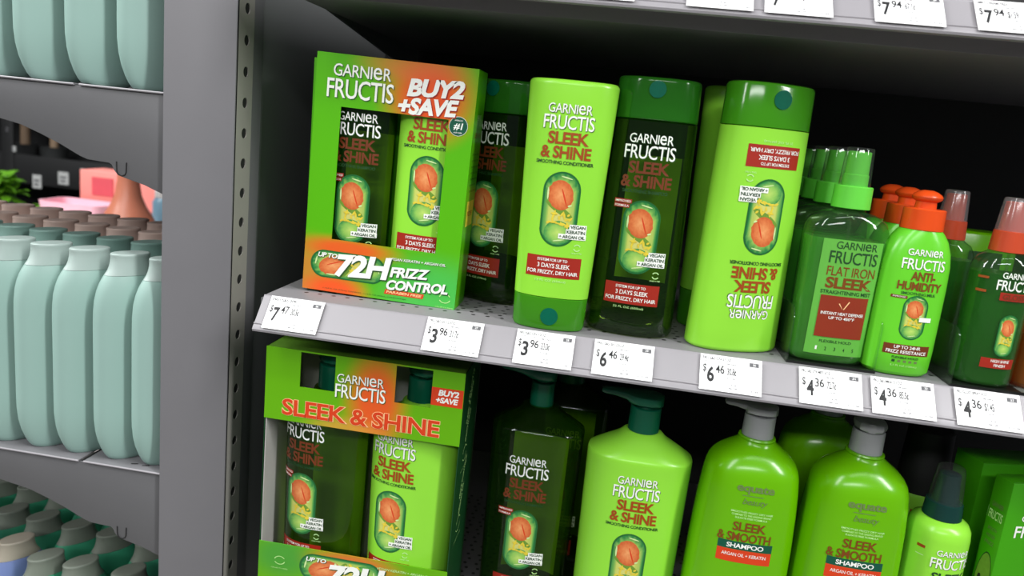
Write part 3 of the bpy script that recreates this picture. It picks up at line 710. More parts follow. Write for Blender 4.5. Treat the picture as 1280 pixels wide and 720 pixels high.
write(mb, 'SLEEK & SHINE', -0.0010, 0.2055, 0.1430, 0.0160, 'print_peach', f, bold=0.05, off=0.0002)
write(mb, 'SLEEK & SHINE', -0.0010, 0.2055, 0.1420, 0.0152, 'tag_red', f, bold=0.02, off=0.0004)
patch(mb, 0.0605, 0.0882, 0.2270, 0.2432, 'tag_red', f); write(mb, 'BUY2', 0.0755, 0.2388, 0.0180, 0.0055, 'print_white', f, bold=0.04, shear=0.15); write(mb, '+SAVE', 0.0745, 0.2322, 0.0195, 0.0052, 'print_white', f, bold=0.04, shear=0.15)
capsule(mb, -0.0100, 0.0545, 0.0270, 0.0780, f, side=True)
write(mb, 'UP TO', -0.0330, 0.0630, 0.0190, 0.0042, 'print_white', f, bold=0.03, shear=0.2, off=0.0009, shadow='print_shadow')
write(mb, '72H', 0.0050, 0.0520, 0.0560, 0.0210, 'print_white', f, bold=0.04, shear=0.22, rot=0.06, off=0.0009, shadow='print_shadow', sd=0.001)
write(mb, 'FRIZZ', 0.0500, 0.0545, 0.0360, 0.0100, 'print_white', f, bold=0.04, shear=0.22, rot=0.06, shadow='print_green', sd=0.0008)
write(mb, 'CONTROL', 0.0540, 0.0425, 0.0540, 0.0100, 'print_white', f, bold=0.04, shear=0.22, rot=0.06, shadow='print_green', sd=0.0008)
write(mb, 'VEGAN KERATIN + ARGAN OIL', 0.0490, 0.0650, 0.0500, 0.0024, 'print_paleleaf', f, bold=0.01, shear=0.15)
leafmark(mb, -0.0680, 0.0560, 0.0050, 'print_paleleaf', f)
fl = MB(); g = Flat(0.0)
for k_, (s, z, w_) in enumerate((('FRUCTIS', 0.238, 0.03), ('SLEEK & SHINE', 0.222, 0.04), ('SMOOTHING', 0.200, 0.03), ('FRIZZ CONTROL', 0.150, 0.04), ('ARGAN OIL', 0.128, 0.03))): write(fl, s, 0.034, z, w_, 0.006, 'print_paleleaf', g, off=0.0003, rot=1.15)
leafmark(fl, 0.03, 0.175, 0.009, 'print_paleleaf', g); leafmark(fl, 0.03, 0.105, 0.009, 'print_paleleaf', g)
fl.v = [(h + 0.0001 - y, x, z) for x, y, z in fl.v]; fl.build('side_lettering', root, smooth=False)
two_prints(mb, root, 0.13)
big_pump('shampoo_bottle', 'dark green pump shampoo bottle inside the left half of the large carton', 'shampoo', (0.0430, 0.0420, ZL + 0.0008), (0, 0, 0), 'SHAMPOO', dx=-0.0150, hw=0.0395, spin=math.radians(140), dz=0.019)
big_pump('conditioner_bottle', 'lime pump conditioner bottle inside the right half of the large carton', 'conditioner', (0.1270, 0.0420, ZL + 0.0008), (0, 0, 0), 'COND', dx=-0.0150, hw=0.0415, spin=math.radians(140), dz=0.006)

# ------------------------------------------------------------------ grey pump shampoo bottles
def equate(label, loc, rot, spin, printed=True):
    root = thing('pump_bottle', label, 'shampoo', loc, rot)
    n = 2.7; b = 0.031
    body = [(0.0, 0.034, 0.024, n), (0.0015, 0.039, 0.028, n), (0.006, 0.0425, 0.0305, n), (0.03, 0.0435, b, n), (0.09, 0.0435, b, n), (0.14, 0.0425, b, n), (0.17, 0.0412, b, n), (0.19, 0.0397, b * 0.99, n), (0.203, 0.0380, b * 0.97, n),
            (0.2095, 0.0362, b * 0.93, 2.6), (0.2145, 0.0330, b * 0.86, 2.5), (0.2185, 0.0290, b * 0.77, 2.4), (0.2225, 0.0235, b * 0.66, 2.3), (0.2262, 0.0185, 0.0165, 2.1), (0.2280, 0.0162, 0.0155, 2), (0.2300, 0.0150, 0.0150, 2)]
    MB().oval(body, 'lime_deep', seg=56).build('body', root)
    MB().lathe([(0.2300, 0.0136), (0.2302, 0.0150), (0.2312, 0.0155), (0.2324, 0.0150), (0.2326, 0.0130)], 'lime_deep', seg=32).build('neck_ring', root)
    MB().lathe([(0.2326, 0.0125), (0.2328, 0.0130), (0.2505, 0.0127), (0.2512, 0.0120)], 'grey_pump', seg=32).build('pump_collar', root)
    mb = MB(); mb.lathe([(0.2510, 0.0075), (0.2532, 0.0075)], 'grey_pump', seg=16); pump_head(mb, 0.2516, 0.0130, 0.0092, 0.0300, 'grey_pump'); mb.build('pump_head', root, xf=Matrix.Rotation(spin, 4, 'Z') if spin else None)
    if printed:
        mb = MB(); F = Oval(body[:10])
        write(mb, 'equate', 0.0, 0.1955, 0.0300, 0.0082, 'print_grey', F, bold=0.025); write(mb, 'beauty', 0.001, 0.1845, 0.0200, 0.0070, 'print_grey', F, shear=0.3)
        patch(mb, -0.010, 0.007, 0.1898, 0.1904, 'print_grey', F, nz=1)
        for k, (s, w_) in enumerate((('SMOOTHES FRIZZY DRY HAIR', 0.034), ('COMPARE TO THE LEADING BRAND', 0.032), ('SULFATE FREE FORMULA', 0.026))): write(mb, s, 0.0, 0.1755 - k * 0.0026, w_, 0.0017, 'print_paleleaf', F, bold=0.012)
        write(mb, 'SLEEK', 0.0, 0.1625, 0.0270, 0.0080, 'print_brown', F, bold=0.02); write(mb, '& SMOOTH', -0.003, 0.1530, 0.0430, 0.0080, 'print_brown', F, bold=0.02)
        patch(mb, -0.0230, 0.0210, 0.1415, 0.1487, 'badge_green', F, nx=14); write(mb, 'SHAMPOO', -0.001, 0.1451, 0.0300, 0.0042, 'print_white', F, bold=0.02)
        patch(mb, -0.0230, 0.0210, 0.1300, 0.1414, 'tag_red', F, nx=14); write(mb, 'ARGAN OIL + KERATIN', -0.001, 0.1370, 0.036, 0.0030, 'print_white', F)
        mb.build('label_print', root, smooth=False)
    return root
equate('lime shampoo bottle with grey pump spout pointing left, beside the lime conditioner', (0.4200, 0.0320, ZL), (0, 0, 0), 0.0)
equate('lime shampoo bottle with a grey pump turned away, right of its twin', (0.5080, 0.0320, ZL), (0, 0, 0), math.radians(-100))
equate('shadowed lime bottle with grey pump behind and between the front two', (0.5010, 0.1220, ZL), (0, 0, 0), math.radians(-80), False)

# ------------------------------------------------------------------ sprays on the middle shelf
def mist(label, loc, rot, full=True, group=None):
    root = thing('spray_bottle', label, 'hair spray', loc, rot, group)
    n = 3.0
    def prof(g, top):
        return [(0.001 + g, 0.0275 - g, 0.0165 - g, n), (0.003 + g, 0.0295 - g, 0.0185 - g, n), (0.008, 0.0305 - g, 0.0195 - g, n), (0.06, 0.0312 - g, 0.020 - g, n), (0.100, 0.0318 - g, 0.0202 - g, n)] + \
            ([(0.1090, 0.0312 - g, 0.020 - g, n), (0.1150, 0.0290 - g, 0.019 - g, 2.8), (0.1190, 0.0245 - g, 0.0175 - g, 2.5), (0.1215, 0.0190, 0.0155, 2.2), (0.1228, 0.0125, 0.0125, 2), (0.1250, 0.0110, 0.0110, 2)] if top else [(0.1010, 0.0317 - g, 0.02 - g, n)])
    body = prof(0, True)
    MB().oval(body, 'clear_green_shell', seg=48).build('body', root)
    MB().oval(prof(0.0012, False), 'green_liquid', seg=48).build('liquid', root)
    MB().lathe([(0.1248, 0.0140), (0.1252, 0.0146), (0.1418, 0.0143), (0.1424, 0.0136)], 'lime_sprayer', seg=32).build('sprayer_collar', root)
    MB().lathe([(0.1424, 0.0098), (0.1510, 0.0096), (0.1515, 0.0090), (0.1685, 0.0086), (0.1690, 0.0078)], 'lime_sprayer', seg=28).build('spray_actuator', root)
    MB().lathe([(0.1424, 0.0118), (0.1560, 0.0112), (0.1700, 0.0105), (0.1716, 0.0098), (0.1720, 0.0085)], 'clear_overcap', seg=28, c0=False).build('overcap', root)
    mb = MB(); mb.tube([(0.001, 0, 0.12), (0.004, -0.001, 0.08), (0.0, 0.0, 0.03), (-0.018, 0, 0.006)], 0.0013, 'clear_overcap'); mb.build('dip_tube', root)
    if full:
        mb = MB(); F = Oval(body)
        patch(mb, -0.0215, 0.0245, 0.0090, 0.1012, 'pale_label', F, nx=14, nz=8, off=0.0002)
        logo(mb, 0.004, 0.0970, 0.0315, 0.0058, 'print_green', F, bold=0.004)
        write(mb, 'FRUCTIS', 0.003, 0.0875, 0.0370, 0.0098, 'print_green', F, bold=0.008)
        write(mb, 'FLAT IRON', 0.003, 0.0765, 0.0370, 0.0075, 'print_brown', F, bold=0.006)
        write(mb, 'SLEEK', 0.003, 0.0672, 0.0360, 0.0090, 'print_brown', F, bold=0.035)
        write(mb, 'STRAIGHTENING MIST', 0.002, 0.0598, 0.0390, 0.0030, 'print_green', F, bold=0.015)
        patch(mb, -0.0165, 0.0205, 0.0235, 0.0570, 'rust_panel', F, nx=14, nz=8, off=0.0006)
        for s in (-1, 1):
            q = [(0.002 + s * 0.0005, 0.0465), (0.002 + s * 0.0042, 0.0520 + s * 0.001), (0.002 + s * 0.0034, 0.0525 + s * 0.001), (0.002 - 0.0004 + s * 0.0003, 0.0470)]
            mb.add([(x, F.y(x, z) - 0.0009, z) for x, z in q], [(0, 1, 2, 3)], 'print_peach')
        write(mb, 'INSTANT HEAT DEFENSE', 0.002, 0.0430, 0.0330, 0.0024, 'print_white', F, bold=0.012, off=0.0009); write(mb, 'UP TO 450°F', 0.002, 0.0394, 0.0200, 0.0024, 'print_white', F, bold=0.012, off=0.0009)
        write(mb, 'FLEXIBLE HOLD', 0.001, 0.0200, 0.0250, 0.0022, 'print_green', F, bold=0.01)
        for k in range(5): write(mb, str(k + 1), -0.013 + 0.0072 * k, 0.0140, 0.0014, 0.0030, 'print_white' if k == 0 else 'print_green', F, bold=0.01)
        mb.build('label_print', root, smooth=False)
    return root
mist('clear green flat iron mist spray in front, right of the upside-down conditioner', (0.4600, 0.0330, 0), (0, 0, math.radians(4)), True, 'flat iron mist sprays queued in their tray')
M0 = mist('second flat iron mist spray, directly behind the front one', (0.4575, 0.0800, 0), (0, 0, 0), False, 'flat iron mist sprays queued in their tray')
dup(M0, (0.4575, 0.1270, 0), (0, 0, 0), 'third flat iron mist spray, its green cap fainter behind two others')
dup(M0, (0.4575, 0.1740, 0), (0, 0, 0), 'rearmost flat iron mist spray, almost hidden in the dark')

def milk(label, loc, rot, full=True, group=None):
    root = thing('milk_bottle', label, 'smoothing milk', loc, rot, group)
    n = 2.4
    body = [(0.0, 0.0200, 0.0130, n), (0.001, 0.0230, 0.0155, n), (0.004, 0.0255, 0.0175, n), (0.02, 0.0262, 0.0182, n), (0.07, 0.0262, 0.0182, n), (0.088, 0.0257, 0.018, n), (0.0985, 0.0240, 0.0172, n), (0.1070, 0.0210, 0.0162, 2.3), (0.1130, 0.0172, 0.0152, 2.1), (0.1150, 0.0152, 0.0148, 2)]
    MB().oval(body, 'lime_milk', seg=48).build('body', root)
    MB().lathe([(0.1149, 0.0150), (0.1153, 0.0156), (0.1305, 0.0151), (0.1313, 0.0143)], 'orange_plastic', seg=32).build('pump_collar', root)
    MB().lathe([(0.1313, 0.0078), (0.1365, 0.0074), (0.1372, 0.0090), (0.1385, 0.0105), (0.1402, 0.0110), (0.1420, 0.0100), (0.1440, 0.0070), (0.1452, 0.0035)], 'orange_plastic', seg=32).build('pump_head', root)
    if full:
        mb = MB(); F = Oval(body); d = 0.0015
        logo(mb, d, 0.0985, 0.0260, 0.0050, 'print_white', F, shadow='print_shadow', sd=0.0003, bold=0.004)
        write(mb, 'FRUCTIS', d, 0.0895, 0.0315, 0.0082, 'print_white', F, bold=0.006, shadow='print_shadow', sd=0.0003)
        write(mb, 'ANTI-', d + 0.001, 0.0805, 0.0180, 0.0070, 'print_brown', F, bold=0.03); write(mb, 'HUMIDITY', d, 0.0725, 0.0325, 0.0068, 'print_brown', F, bold=0.03)
        write(mb, 'SMOOTHING MILK', d, 0.0668, 0.0255, 0.0023, 'print_green', F, bold=0.015)
        patch(mb, d - 0.019, d - 0.0075, 0.0622, 0.0645, 'print_dullred', F); write(mb, 'IMPROVED', d - 0.0132, 0.0634, 0.009, 0.0012, 'print_white', F)
        capsule(mb, d, 0.0480, 0.0185, 0.0350, F)
        patch(mb, d + 0.004, d + 0.013, 0.0455, 0.0490, 'print_white', F, off=0.0006)
        patch(mb, d - 0.0172, d + 0.0172, 0.0180, 0.0262, 'print_dullred', F, nx=12, nz=3); write(mb, 'UP TO 24HR', d, 0.0241, 0.0200, 0.0026, 'print_white', F, bold=0.012); write(mb, 'FRIZZ RESISTANCE', d, 0.0203, 0.0300, 0.0027, 'print_white', F, bold=0.012)
        write(mb, 'FLEXIBLE HOLD', d, 0.0158, 0.0200, 0.0018, 'print_green', F, bold=0.02)
        for k in range(5): patch(mb, d - 0.0095 + k * 0.0042, d - 0.0072 + k * 0.0042, 0.0118, 0.0138, 'print_green' if k == 0 else 'print_grey', F, nx=2, nz=1)
        write(mb, '5.1 FL OZ (150mL)', d, 0.0090, 0.0200, 0.0018, 'print_paleleaf', F)
        mb.build('label_print', root, smooth=False)
    return root
milk('green smoothing milk bottle with orange pump in front, right of the mist', (0.5130, 0.0260, 0), (0, 0, 0), True, 'orange pump milk bottles in a file')
K0 = milk('second orange pump milk bottle, directly behind the front one', (0.5150, 0.0700, 0), (0, 0, 0), False, 'orange pump milk bottles in a file')
dup(K0, (0.5165, 0.1140, 0), (0, 0, 0), 'rearmost orange pump milk bottle, its cap just showing')

def gloss(label, loc, rot, full=True, group=None):
    root = thing('spray_bottle', label, 'gloss spray', loc, rot, group)
    n = 2.2
    body = [(0.001, 0.0200, 0.0155, n), (0.003, 0.0220, 0.0175, n), (0.01, 0.0228, 0.0182, n), (0.06, 0.0232, 0.0185, n), (0.088, 0.0230, 0.0184, n), (0.0960, 0.0215, 0.0178, n), (0.1010, 0.0185, 0.0165, 2.1), (0.1040, 0.0140, 0.0140, 2), (0.1060, 0.0110, 0.0110, 2)]
    MB().oval(body, 'clear_green_shell', seg=44).build('body', root)
    lq = [(z + 0.001, a - 0.0012, b - 0.0012, n_) for z, a, b, n_ in body[:5]]
    MB().oval(lq, 'dark_green_liquid', seg=44).build('liquid', root)
    MB().lathe([(0.1055, 0.0122), (0.1058, 0.0128), (0.1210, 0.0118), (0.1216, 0.0108)], 'rust_plastic', seg=30).build('sprayer_collar', root)
    MB().lathe([(0.1216, 0.0090), (0.1430, 0.0078), (0.1436, 0.0070)], 'rust_plastic', seg=24).build('spray_actuator', root)
    MB().lathe([(0.1214, 0.0114), (0.1450, 0.0094), (0.1462, 0.0088), (0.1466, 0.0075)], 'haze_overcap', seg=28, c0=False).build('overcap', root)
    mb = MB(); mb.tube([(0.002, 0, 0.105), (0.004, 0, 0.07), (-0.003, 0, 0.035), (-0.013, 0, 0.005)], 0.0012, 'clear_overcap'); mb.build('dip_tube', root)
    if full:
        mb = MB(); F = Oval(body); d = 0.004
        logo(mb, d, 0.0890, 0.0220, 0.0046, 'print_white', F, bold=0.006); write(mb, 'FRUCTIS', d, 0.0815, 0.0270, 0.0078, 'print_white', F, bold=0.012)
        patch(mb, d - 0.010, d + 0.011, 0.0700, 0.0760, 'print_red', F); write(mb, 'GLOSS', d, 0.0730, 0.0160, 0.0042, 'print_dullred', F, bold=0.02)
        capsule(mb, d + 0.001, 0.0430, 0.0140, 0.0330, F)
        patch(mb, d - 0.0130, d + 0.0120, 0.0170, 0.0248, 'print_red', F, nx=8); write(mb, 'HIGH SHINE', d + 0.001, 0.0228, 0.0140, 0.0022, 'print_white', F, bold=0.012); write(mb, 'FINISH', d + 0.001, 0.0194, 0.0085, 0.0022, 'print_white', F, bold=0.012)
        patch(mb, -0.0205, -0.0150, 0.0850, 0.0868, 'print_orange', F, nx=4, nz=1); patch(mb, -0.0205, -0.0150, 0.0745, 0.0765, 'print_orange', F, nx=4, nz=1)
        mb.build('label_print', root, smooth=False)
    return root
gloss('gloss spray with rust red cap in the front at the right edge', (0.5775, 0.0250, 0), (0, 0, 0), True, 'rust capped gloss sprays')
G0 = gloss('gloss spray with a rust red cap between the milk and the front gloss spray', (0.5600, 0.0900, -0.0), (0, 0, 0), False, 'rust capped gloss sprays')
# amber bottle cut by the right edge
root = thing('amber_bottle', 'amber orange serum bottle cut off by the right edge of the view', 'hair serum', (0.6260, 0.0350, 0))
MB().oval([(0.001, 0.0190, 0.0150, 2.3), (0.004, 0.0215, 0.0175, 2.3), (0.05, 0.0220, 0.018, 2.3), (0.082, 0.0215, 0.0175, 2.3), (0.09, 0.0180, 0.0155, 2.1), (0.094, 0.0120, 0.0120, 2)], 'amber_shell', seg=40).build('body', root)
MB().lathe([(0.0940, 0.0110), (0.1100, 0.0105), (0.1105, 0.0095)], 'rust_plastic', seg=24).build('cap', root)
# lime tube far back
root = thing('lime_tube', 'lime green tube bottle deep on the shelf behind the gloss sprays', 'hair gel', (0.6300, 0.1950, 0), (0, 0, 0))
MB().oval([(0.0, 0.0330, 0.0200, 2.4), (0.004, 0.0350, 0.0220, 2.4), (0.06, 0.0350, 0.0220, 2.4)] + rounded_top(0.1080, 0.0350, 0.0210, 2.4), 'lime_deep', seg=40).build('body', root)
patch_b = MB(); patch(patch_b, -0.015, 0.015, 0.05, 0.09, 'print_green', Flat(-0.0221), off=0); patch_b.build('label_print', root)

# clear display trays
def tray(label, x0, x1, y0, y1):
    root = thing('display_tray', label, 'tray', ((x0 + x1) / 2, y0, 0), group='clear display trays on the middle shelf')
    w_ = (x1 - x0) / 2; d = y1 - y0
    MB().box(-w_, w_, 0, d, 0.0001, 0.0010, 'tray_base').box(-w_, w_, -0.0012, 0.0, 0.0001, 0.0024, 'tray_base').build('tray_base', root)
    for sgn, nm in ((-1, 'divider'), (1, 'divider')):
        mb = MB(); x = sgn * w_; prof = [(0.0, 0.001), (d, 0.001), (d, 0.045)] + [(0.012 - 0.012 * math.sin(k * math.pi / 12), 0.033 + 0.012 * math.cos(k * math.pi / 12)) for k in range(7)]
        n_ = len(prof); xa, xb = sorted((x, x - sgn * 0.0011))
        mb.add([(xa, y, z) for y, z in prof] + [(xb, y, z) for y, z in prof], [tuple(range(n_)), tuple(reversed(range(n_, 2 * n_)))] + [(i, (i + 1) % n_, n_ + (i + 1) % n_, n_ + i) for i in range(n_)], 'tray_clear')
        mb.build(nm, root)
tray('clear tray holding the flat iron mist sprays', 0.4265, 0.4945, 0.0085, 0.30)
tray('clear tray holding the gloss sprays at the right', 0.5480, 0.6030, 0.0020, 0.30)

# ------------------------------------------------------------------ right end of the lower shelf
root = thing('spray_bottle', 'lime spray bottle with dark sprayer and clear overcap at lower right', 'hair spray', (0.5770, 0.0300, ZL), (0, 0, 0))
n = 2.1
body = [(0.0, 0.0195, 0.0195, n), (0.002, 0.0225, 0.0225, n), (0.008, 0.0238, 0.0238, n), (0.10, 0.0240, 0.0240, n), (0.172, 0.0240, 0.0240, n), (0.179, 0.0232, 0.0232, n), (0.1835, 0.0208, 0.0208, n), (0.1862, 0.0165, 0.0165, n), (0.1872, 0.0125, 0.0125, n)]
MB().oval(body, 'lime_plastic', seg=44).build('body', root)
MB().lathe([(0.1868, 0.0146), (0.1872, 0.0150), (0.2000, 0.0140), (0.2006, 0.0130)], 'dark_sprayer', seg=30).build('sprayer_collar', root)
MB().lathe([(0.2006, 0.0100), (0.2240, 0.0080), (0.2246, 0.0070)], 'dark_sprayer', seg=24).build('spray_actuator', root)
MB().lathe([(0.2002, 0.0132), (0.2260, 0.0110), (0.2298, 0.0100), (0.2310, 0.0085), (0.2314, 0.0060)], 'clear_overcap', seg=30, c0=False).build('overcap', root)
mb = MB(); F = Oval(body)
logo(mb, 0.006, 0.1640, 0.0270, 0.0050, 'print_white', F, shadow='print_shadow', sd=0.0003, bold=0.006); write(mb, 'FRUCTIS', 0.006, 0.1550, 0.0330, 0.0088, 'print_white', F, bold=0.008, shadow='print_shadow', sd=0.0004)
write(mb, 'SLEEK', 0.006, 0.1430, 0.0280, 0.0080, 'print_green', F, bold=0.02); write(mb, '& SHINE', 0.006, 0.1340, 0.0300, 0.0080, 'print_orange', F, bold=0.02)
patch(mb, -0.0200, -0.0155, 0.1640, 0.1665, 'print_orange', F, nx=4, nz=1); patch(mb, -0.0200, -0.0155, 0.1575, 0.1582, 'print_paleleaf', F, nx=4, nz=1)
mb.build('label_print', root, smooth=False)
root = thing('gel_bottle', 'lime bottle with a tall black cap in shadow behind the lower right spray', 'hair gel', (0.5960, 0.1230, ZL), (0, 0, 0))
body = [(0.0, 0.0215, 0.0180, 2.2), (0.003, 0.0245, 0.0205, 2.2), (0.10, 0.0250, 0.0210, 2.2), (0.166, 0.0248, 0.0208, 2.2), (0.170, 0.0230, 0.0195, 2.2)]
MB().oval(body, 'lime_plastic', seg=40).build('body', root)
MB().oval([(0.1700, 0.0218, 0.0188, 2.1), (0.1705, 0.0222, 0.0192, 2.1), (0.2300, 0.0200, 0.0175, 2.1), (0.2318, 0.0180, 0.0160, 2.1)], 'black', seg=40).build('cap', root)
mb = MB(); F = Oval(body); patch(mb, -0.012, 0.016, 0.148, 0.156, 'print_orange', F); patch(mb, -0.012, 0.016, 0.118, 0.126, 'print_orange', F); mb.build('label_print', root)
def green_box(label, loc, w_, d, h_, printed, rz=0.0):
    root = thing('product_box', label, 'box', loc, (0, 0, rz), 'green boxes at the right end of the lower shelf')
    MB().box(0, w_, 0, d, 0, h_, 'box_green').build('carton_body', root, bevel=0.0008)
    MB().box(0.001, w_ - 0.001, 0.0012, 0.0020, h_ - 0.0002, h_ + 0.0006, 'box_green_side').build('lid_flap', root)
    mb = MB(); g = Flat(0.0)
    if printed:
        fl = MB()   # left flank, reading from the back edge to the front edge
        logo(fl, -d * 0.5, h_ - 0.024, d * 0.62, 0.0042, 'print_grey', g); write(fl, 'FRUCTIS', -d * 0.5, h_ - 0.033, d * 0.74, 0.0078, 'print_paleleaf', g, bold=0.01)
        for k in range(3): write(fl, ('SMOOTH', 'AND SLEEK', 'FRIZZ')[k], -d * 0.5, h_ - 0.045 - k * 0.006, d * 0.5, 0.003, 'print_grey', g)
        blob(fl, ell(-d * 0.45, h_ - 0.093, d * 0.42, 0.028), 'print_green', g, 0.0001, 3, -d * 0.45, h_ - 0.093); blob(fl, ell(-d * 0.45, h_ - 0.093, d * 0.39, 0.0268), 'leaf_print', g, 0.00016, 3, -d * 0.45, h_ - 0.093)
        for ex in (-0.4, 0.4): blob(fl, ell(-d * 0.45 + ex * d * 0.4, h_ - 0.090, 0.0018, 0.004), 'ink', g, 0.0002, 2, -d * 0.45 + ex * d * 0.4, h_ - 0.090)
        for k in range(8):
            a, b = math.pi + 0.3 + k * 0.3, math.pi + 0.3 + (k + 1) * 0.3
            q = [(-d * 0.45 + rr * d * math.cos(t_), h_ - 0.097 + rr * 0.05 * math.sin(t_)) for t_, rr in ((a, 0.24), (b, 0.24), (b, 0.20), (a, 0.20))]; fl.add([(x, -0.0002, z) for x, z in q], [(0, 1, 2, 3)], 'ink')
        fl.v = [(y, -x, z) for x, y, z in fl.v]; fl.build('side_lettering', root, smooth=False)
    logo(mb, w_ * 0.5, h_ - 0.030, w_ * 0.6, 0.0060, 'print_white', g); write(mb, 'FRUCTIS', w_ * 0.5, h_ - 0.042, w_ * 0.7, 0.0105, 'print_white', g, bold=0.01)
    mb.build('front_lettering', root, smooth=False)
green_box('bright green box with a round face print at the lower right corner', (0.6192, 0.0168, ZL), 0.075, 0.0190, 0.2280, True, math.radians(17))
green_box('darker green box standing behind the front green box at lower right', (0.6125, 0.0545, ZL), 0.090, 0.034, 0.2280, False, math.radians(14))

# ------------------------------------------------------------------ end-of-aisle bay on the left
def end_shelf(label, z, prof):
    root = thing('end_shelf', label, 'shelf', (0, 0, z))
    y0, y1 = 0.0280, 0.0310
    n_ = len(prof)
    mb = MB(); mb.add([(x, y0, zz) for x, zz in prof] + [(x, y1, zz) for x, zz in prof], [tuple(range(n_)), tuple(reversed(range(n_, 2 * n_)))] + [((i + 1) % n_, i, n_ + i, n_ + (i + 1) % n_) for i in range(n_)], 'grey_bracket')
    br = mb.build('bracket', root, bevel=0.0006)
    ux, uz = -0.1577, -0.0755
    us = MB(); pts = [(ux - 0.0048, 0.0279, uz + 0.0115), (ux - 0.0045, 0.0279, uz + 0.003), (ux - 0.0032, 0.0279, uz + 0.0005), (ux, 0.0279, uz - 0.0008), (ux + 0.0032, 0.0279, uz + 0.0005), (ux + 0.0045, 0.0279, uz + 0.003), (ux + 0.0048, 0.0279, uz + 0.0115)]
    us.tube(pts, 0.0006, 'slot_dark', 6); us.build('hook_slot', br)
    for a, b in ((-0.62, -0.2015), (-0.1965, -0.0835)):
        mb = MB(); y_ = 0.0262 if a < -0.3 else 0.0264
        mb.box(a, b, y_, 0.93, -0.0016, 0.0, 'grey_paint'); mb.build('shelf_pan', root, bevel=0.0006)
        mb = MB(); mb.tube([(a, y_ + 0.0002, -0.0009), (min(b, -0.1172), y_ + 0.0002, -0.0009)], 0.0010, 'grey_paint_pale', 10); mb.build('pan_edge_highlight', root)  # pale tube paints the bright highlight along the pan's front edge
    mb = MB(); mb.box(-0.2012, -0.1968, 0.0290, 0.93, -0.0030, -0.0017, 'slot_dark'); mb.build('pan_seam', root)
    mb = MB()
    for xx in (-0.150, -0.1385):
        mb.add([(xx - 0.003, 0.036, 0.0002), (xx + 0.003, 0.038, 0.0002), (xx + 0.0035, 0.0362, 0.0002), (xx - 0.0025, 0.0342, 0.0002)], [(0, 1, 2, 3)], 'slot_dark')
    mb.build('pan_slot', root)
    return root
PROF = [(-0.1180, -0.0018), (-0.1180, -0.0885), (-0.1363, -0.0820), (-0.1516, -0.0785), (-0.1615, -0.0760), (-0.1655, -0.0715), (-0.1672, -0.0675), (-0.1698, -0.0660), (-0.1822, -0.0655), (-0.1907, -0.0650), (-0.1980, -0.0628), (-0.2169, -0.0543), (-0.2362, -0.0470), (-0.2555, -0.0408), (-0.2751, -0.0375), (-0.32, -0.0300), (-0.42, -0.0250), (-0.60, -0.0240), (-0.60, -0.0018)]
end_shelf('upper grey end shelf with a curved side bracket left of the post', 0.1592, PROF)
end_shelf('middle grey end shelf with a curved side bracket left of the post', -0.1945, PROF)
end_shelf('highest grey end shelf, unseen above the view, added to shade the bottles below', 0.5130, PROF)  # out of view, added to keep ceiling light off the upper mint bottles
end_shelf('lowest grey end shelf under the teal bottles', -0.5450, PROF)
o = MB().box(-0.0830, -0.0805, 0.0270, 0.95, 0, 2.1, 'dark_panel').build('end_back_panel'); tag(o, 'dark steel back panel of the end shelves, behind the post', 'panel')

def flask(name, label, cat, loc, rot, body_m, cap_m, group, H=0.2035):
    root = thing(name, label, cat, loc, rot, group)
    a, b = 0.0160, 0.0330
    prof = [(0.0, 0.55), (0.0012, 0.62), (0.005, 0.71), (0.011, 0.80), (0.02, 0.895), (0.03, 0.96), (0.042, 0.995), (0.055, 1.0), (0.10, 1.0), (0.138, 1.0), (0.150, 0.99), (0.160, 0.962), (0.168, 0.910), (0.1745, 0.842), (0.1795, 0.768), (0.1830, 0.705)]
    k = H / 0.2035
    MB().oval([(z * k, a * s, b * s, 2.15) for z, s in prof], body_m, seg=44).build('body', root)
    MB().oval([(0.1833 * k, 0.0112, 0.0231, 2.1), (0.1870 * k, 0.0110, 0.0206, 2.1), (0.1910 * k, 0.0108, 0.0189, 2.1), (0.1955 * k, 0.0107, 0.0179, 2.1), (0.2005 * k, 0.0107, 0.0176, 2.1), (0.2012 * k, 0.0109, 0.0179, 2.1), (0.2026 * k, 0.0108, 0.0178, 2.1), (0.2033 * k, 0.0103, 0.0170, 2.1), (0.2035 * k, 0.0094, 0.0158, 2.1), (0.2030 * k, 0.0060, 0.0110, 2.1)], cap_m, seg=40).build('cap', root)
    return root
RZ = math.radians(-35)                            # long axis swings from +y towards +x
ROWS = [('front', 0.055, [-0.128, -0.1670, -0.2085, -0.2480, -0.2870, -0.3270], 'mint_plastic', 'mint_cap', 'mint green bottle with pale cap'),
        ('second', 0.117, [-0.1500, -0.1875, -0.2250, -0.2625, -0.3000, -0.3375, -0.3750], 'mint_plastic', 'mint_cap_deep', 'mint bottle with grey-green cap'),
        ('third', 0.175, [-0.1800, -0.2175, -0.2550, -0.2925, -0.3300, -0.3675, -0.4050], 'brown_plastic', 'brown_cap', 'bottle with brown cap'),
        ('rearmost', 0.238, [-0.2100, -0.2475, -0.2850, -0.3225, -0.3600, -0.3975, -0.4350, -0.4725], 'brown_plastic', 'brown_cap', 'bottle with brown cap')]
protos = {}
for rn, y, xs, bm_, cm_, what in ROWS:
    for i, x in enumerate(xs):
        lab = '%s, %s from the post, %s row, middle end shelf' % (what, ORD[i], rn)
        if (bm_, cm_) not in protos: protos[bm_, cm_] = flask('flask_bottle', lab, 'bottle', (x, y, -0.1945), (0, 0, RZ), bm_, cm_, 'bottles filling the middle end shelf')
        else: dup(protos[bm_, cm_], (x, y, -0.1945), (0, 0, RZ), lab)
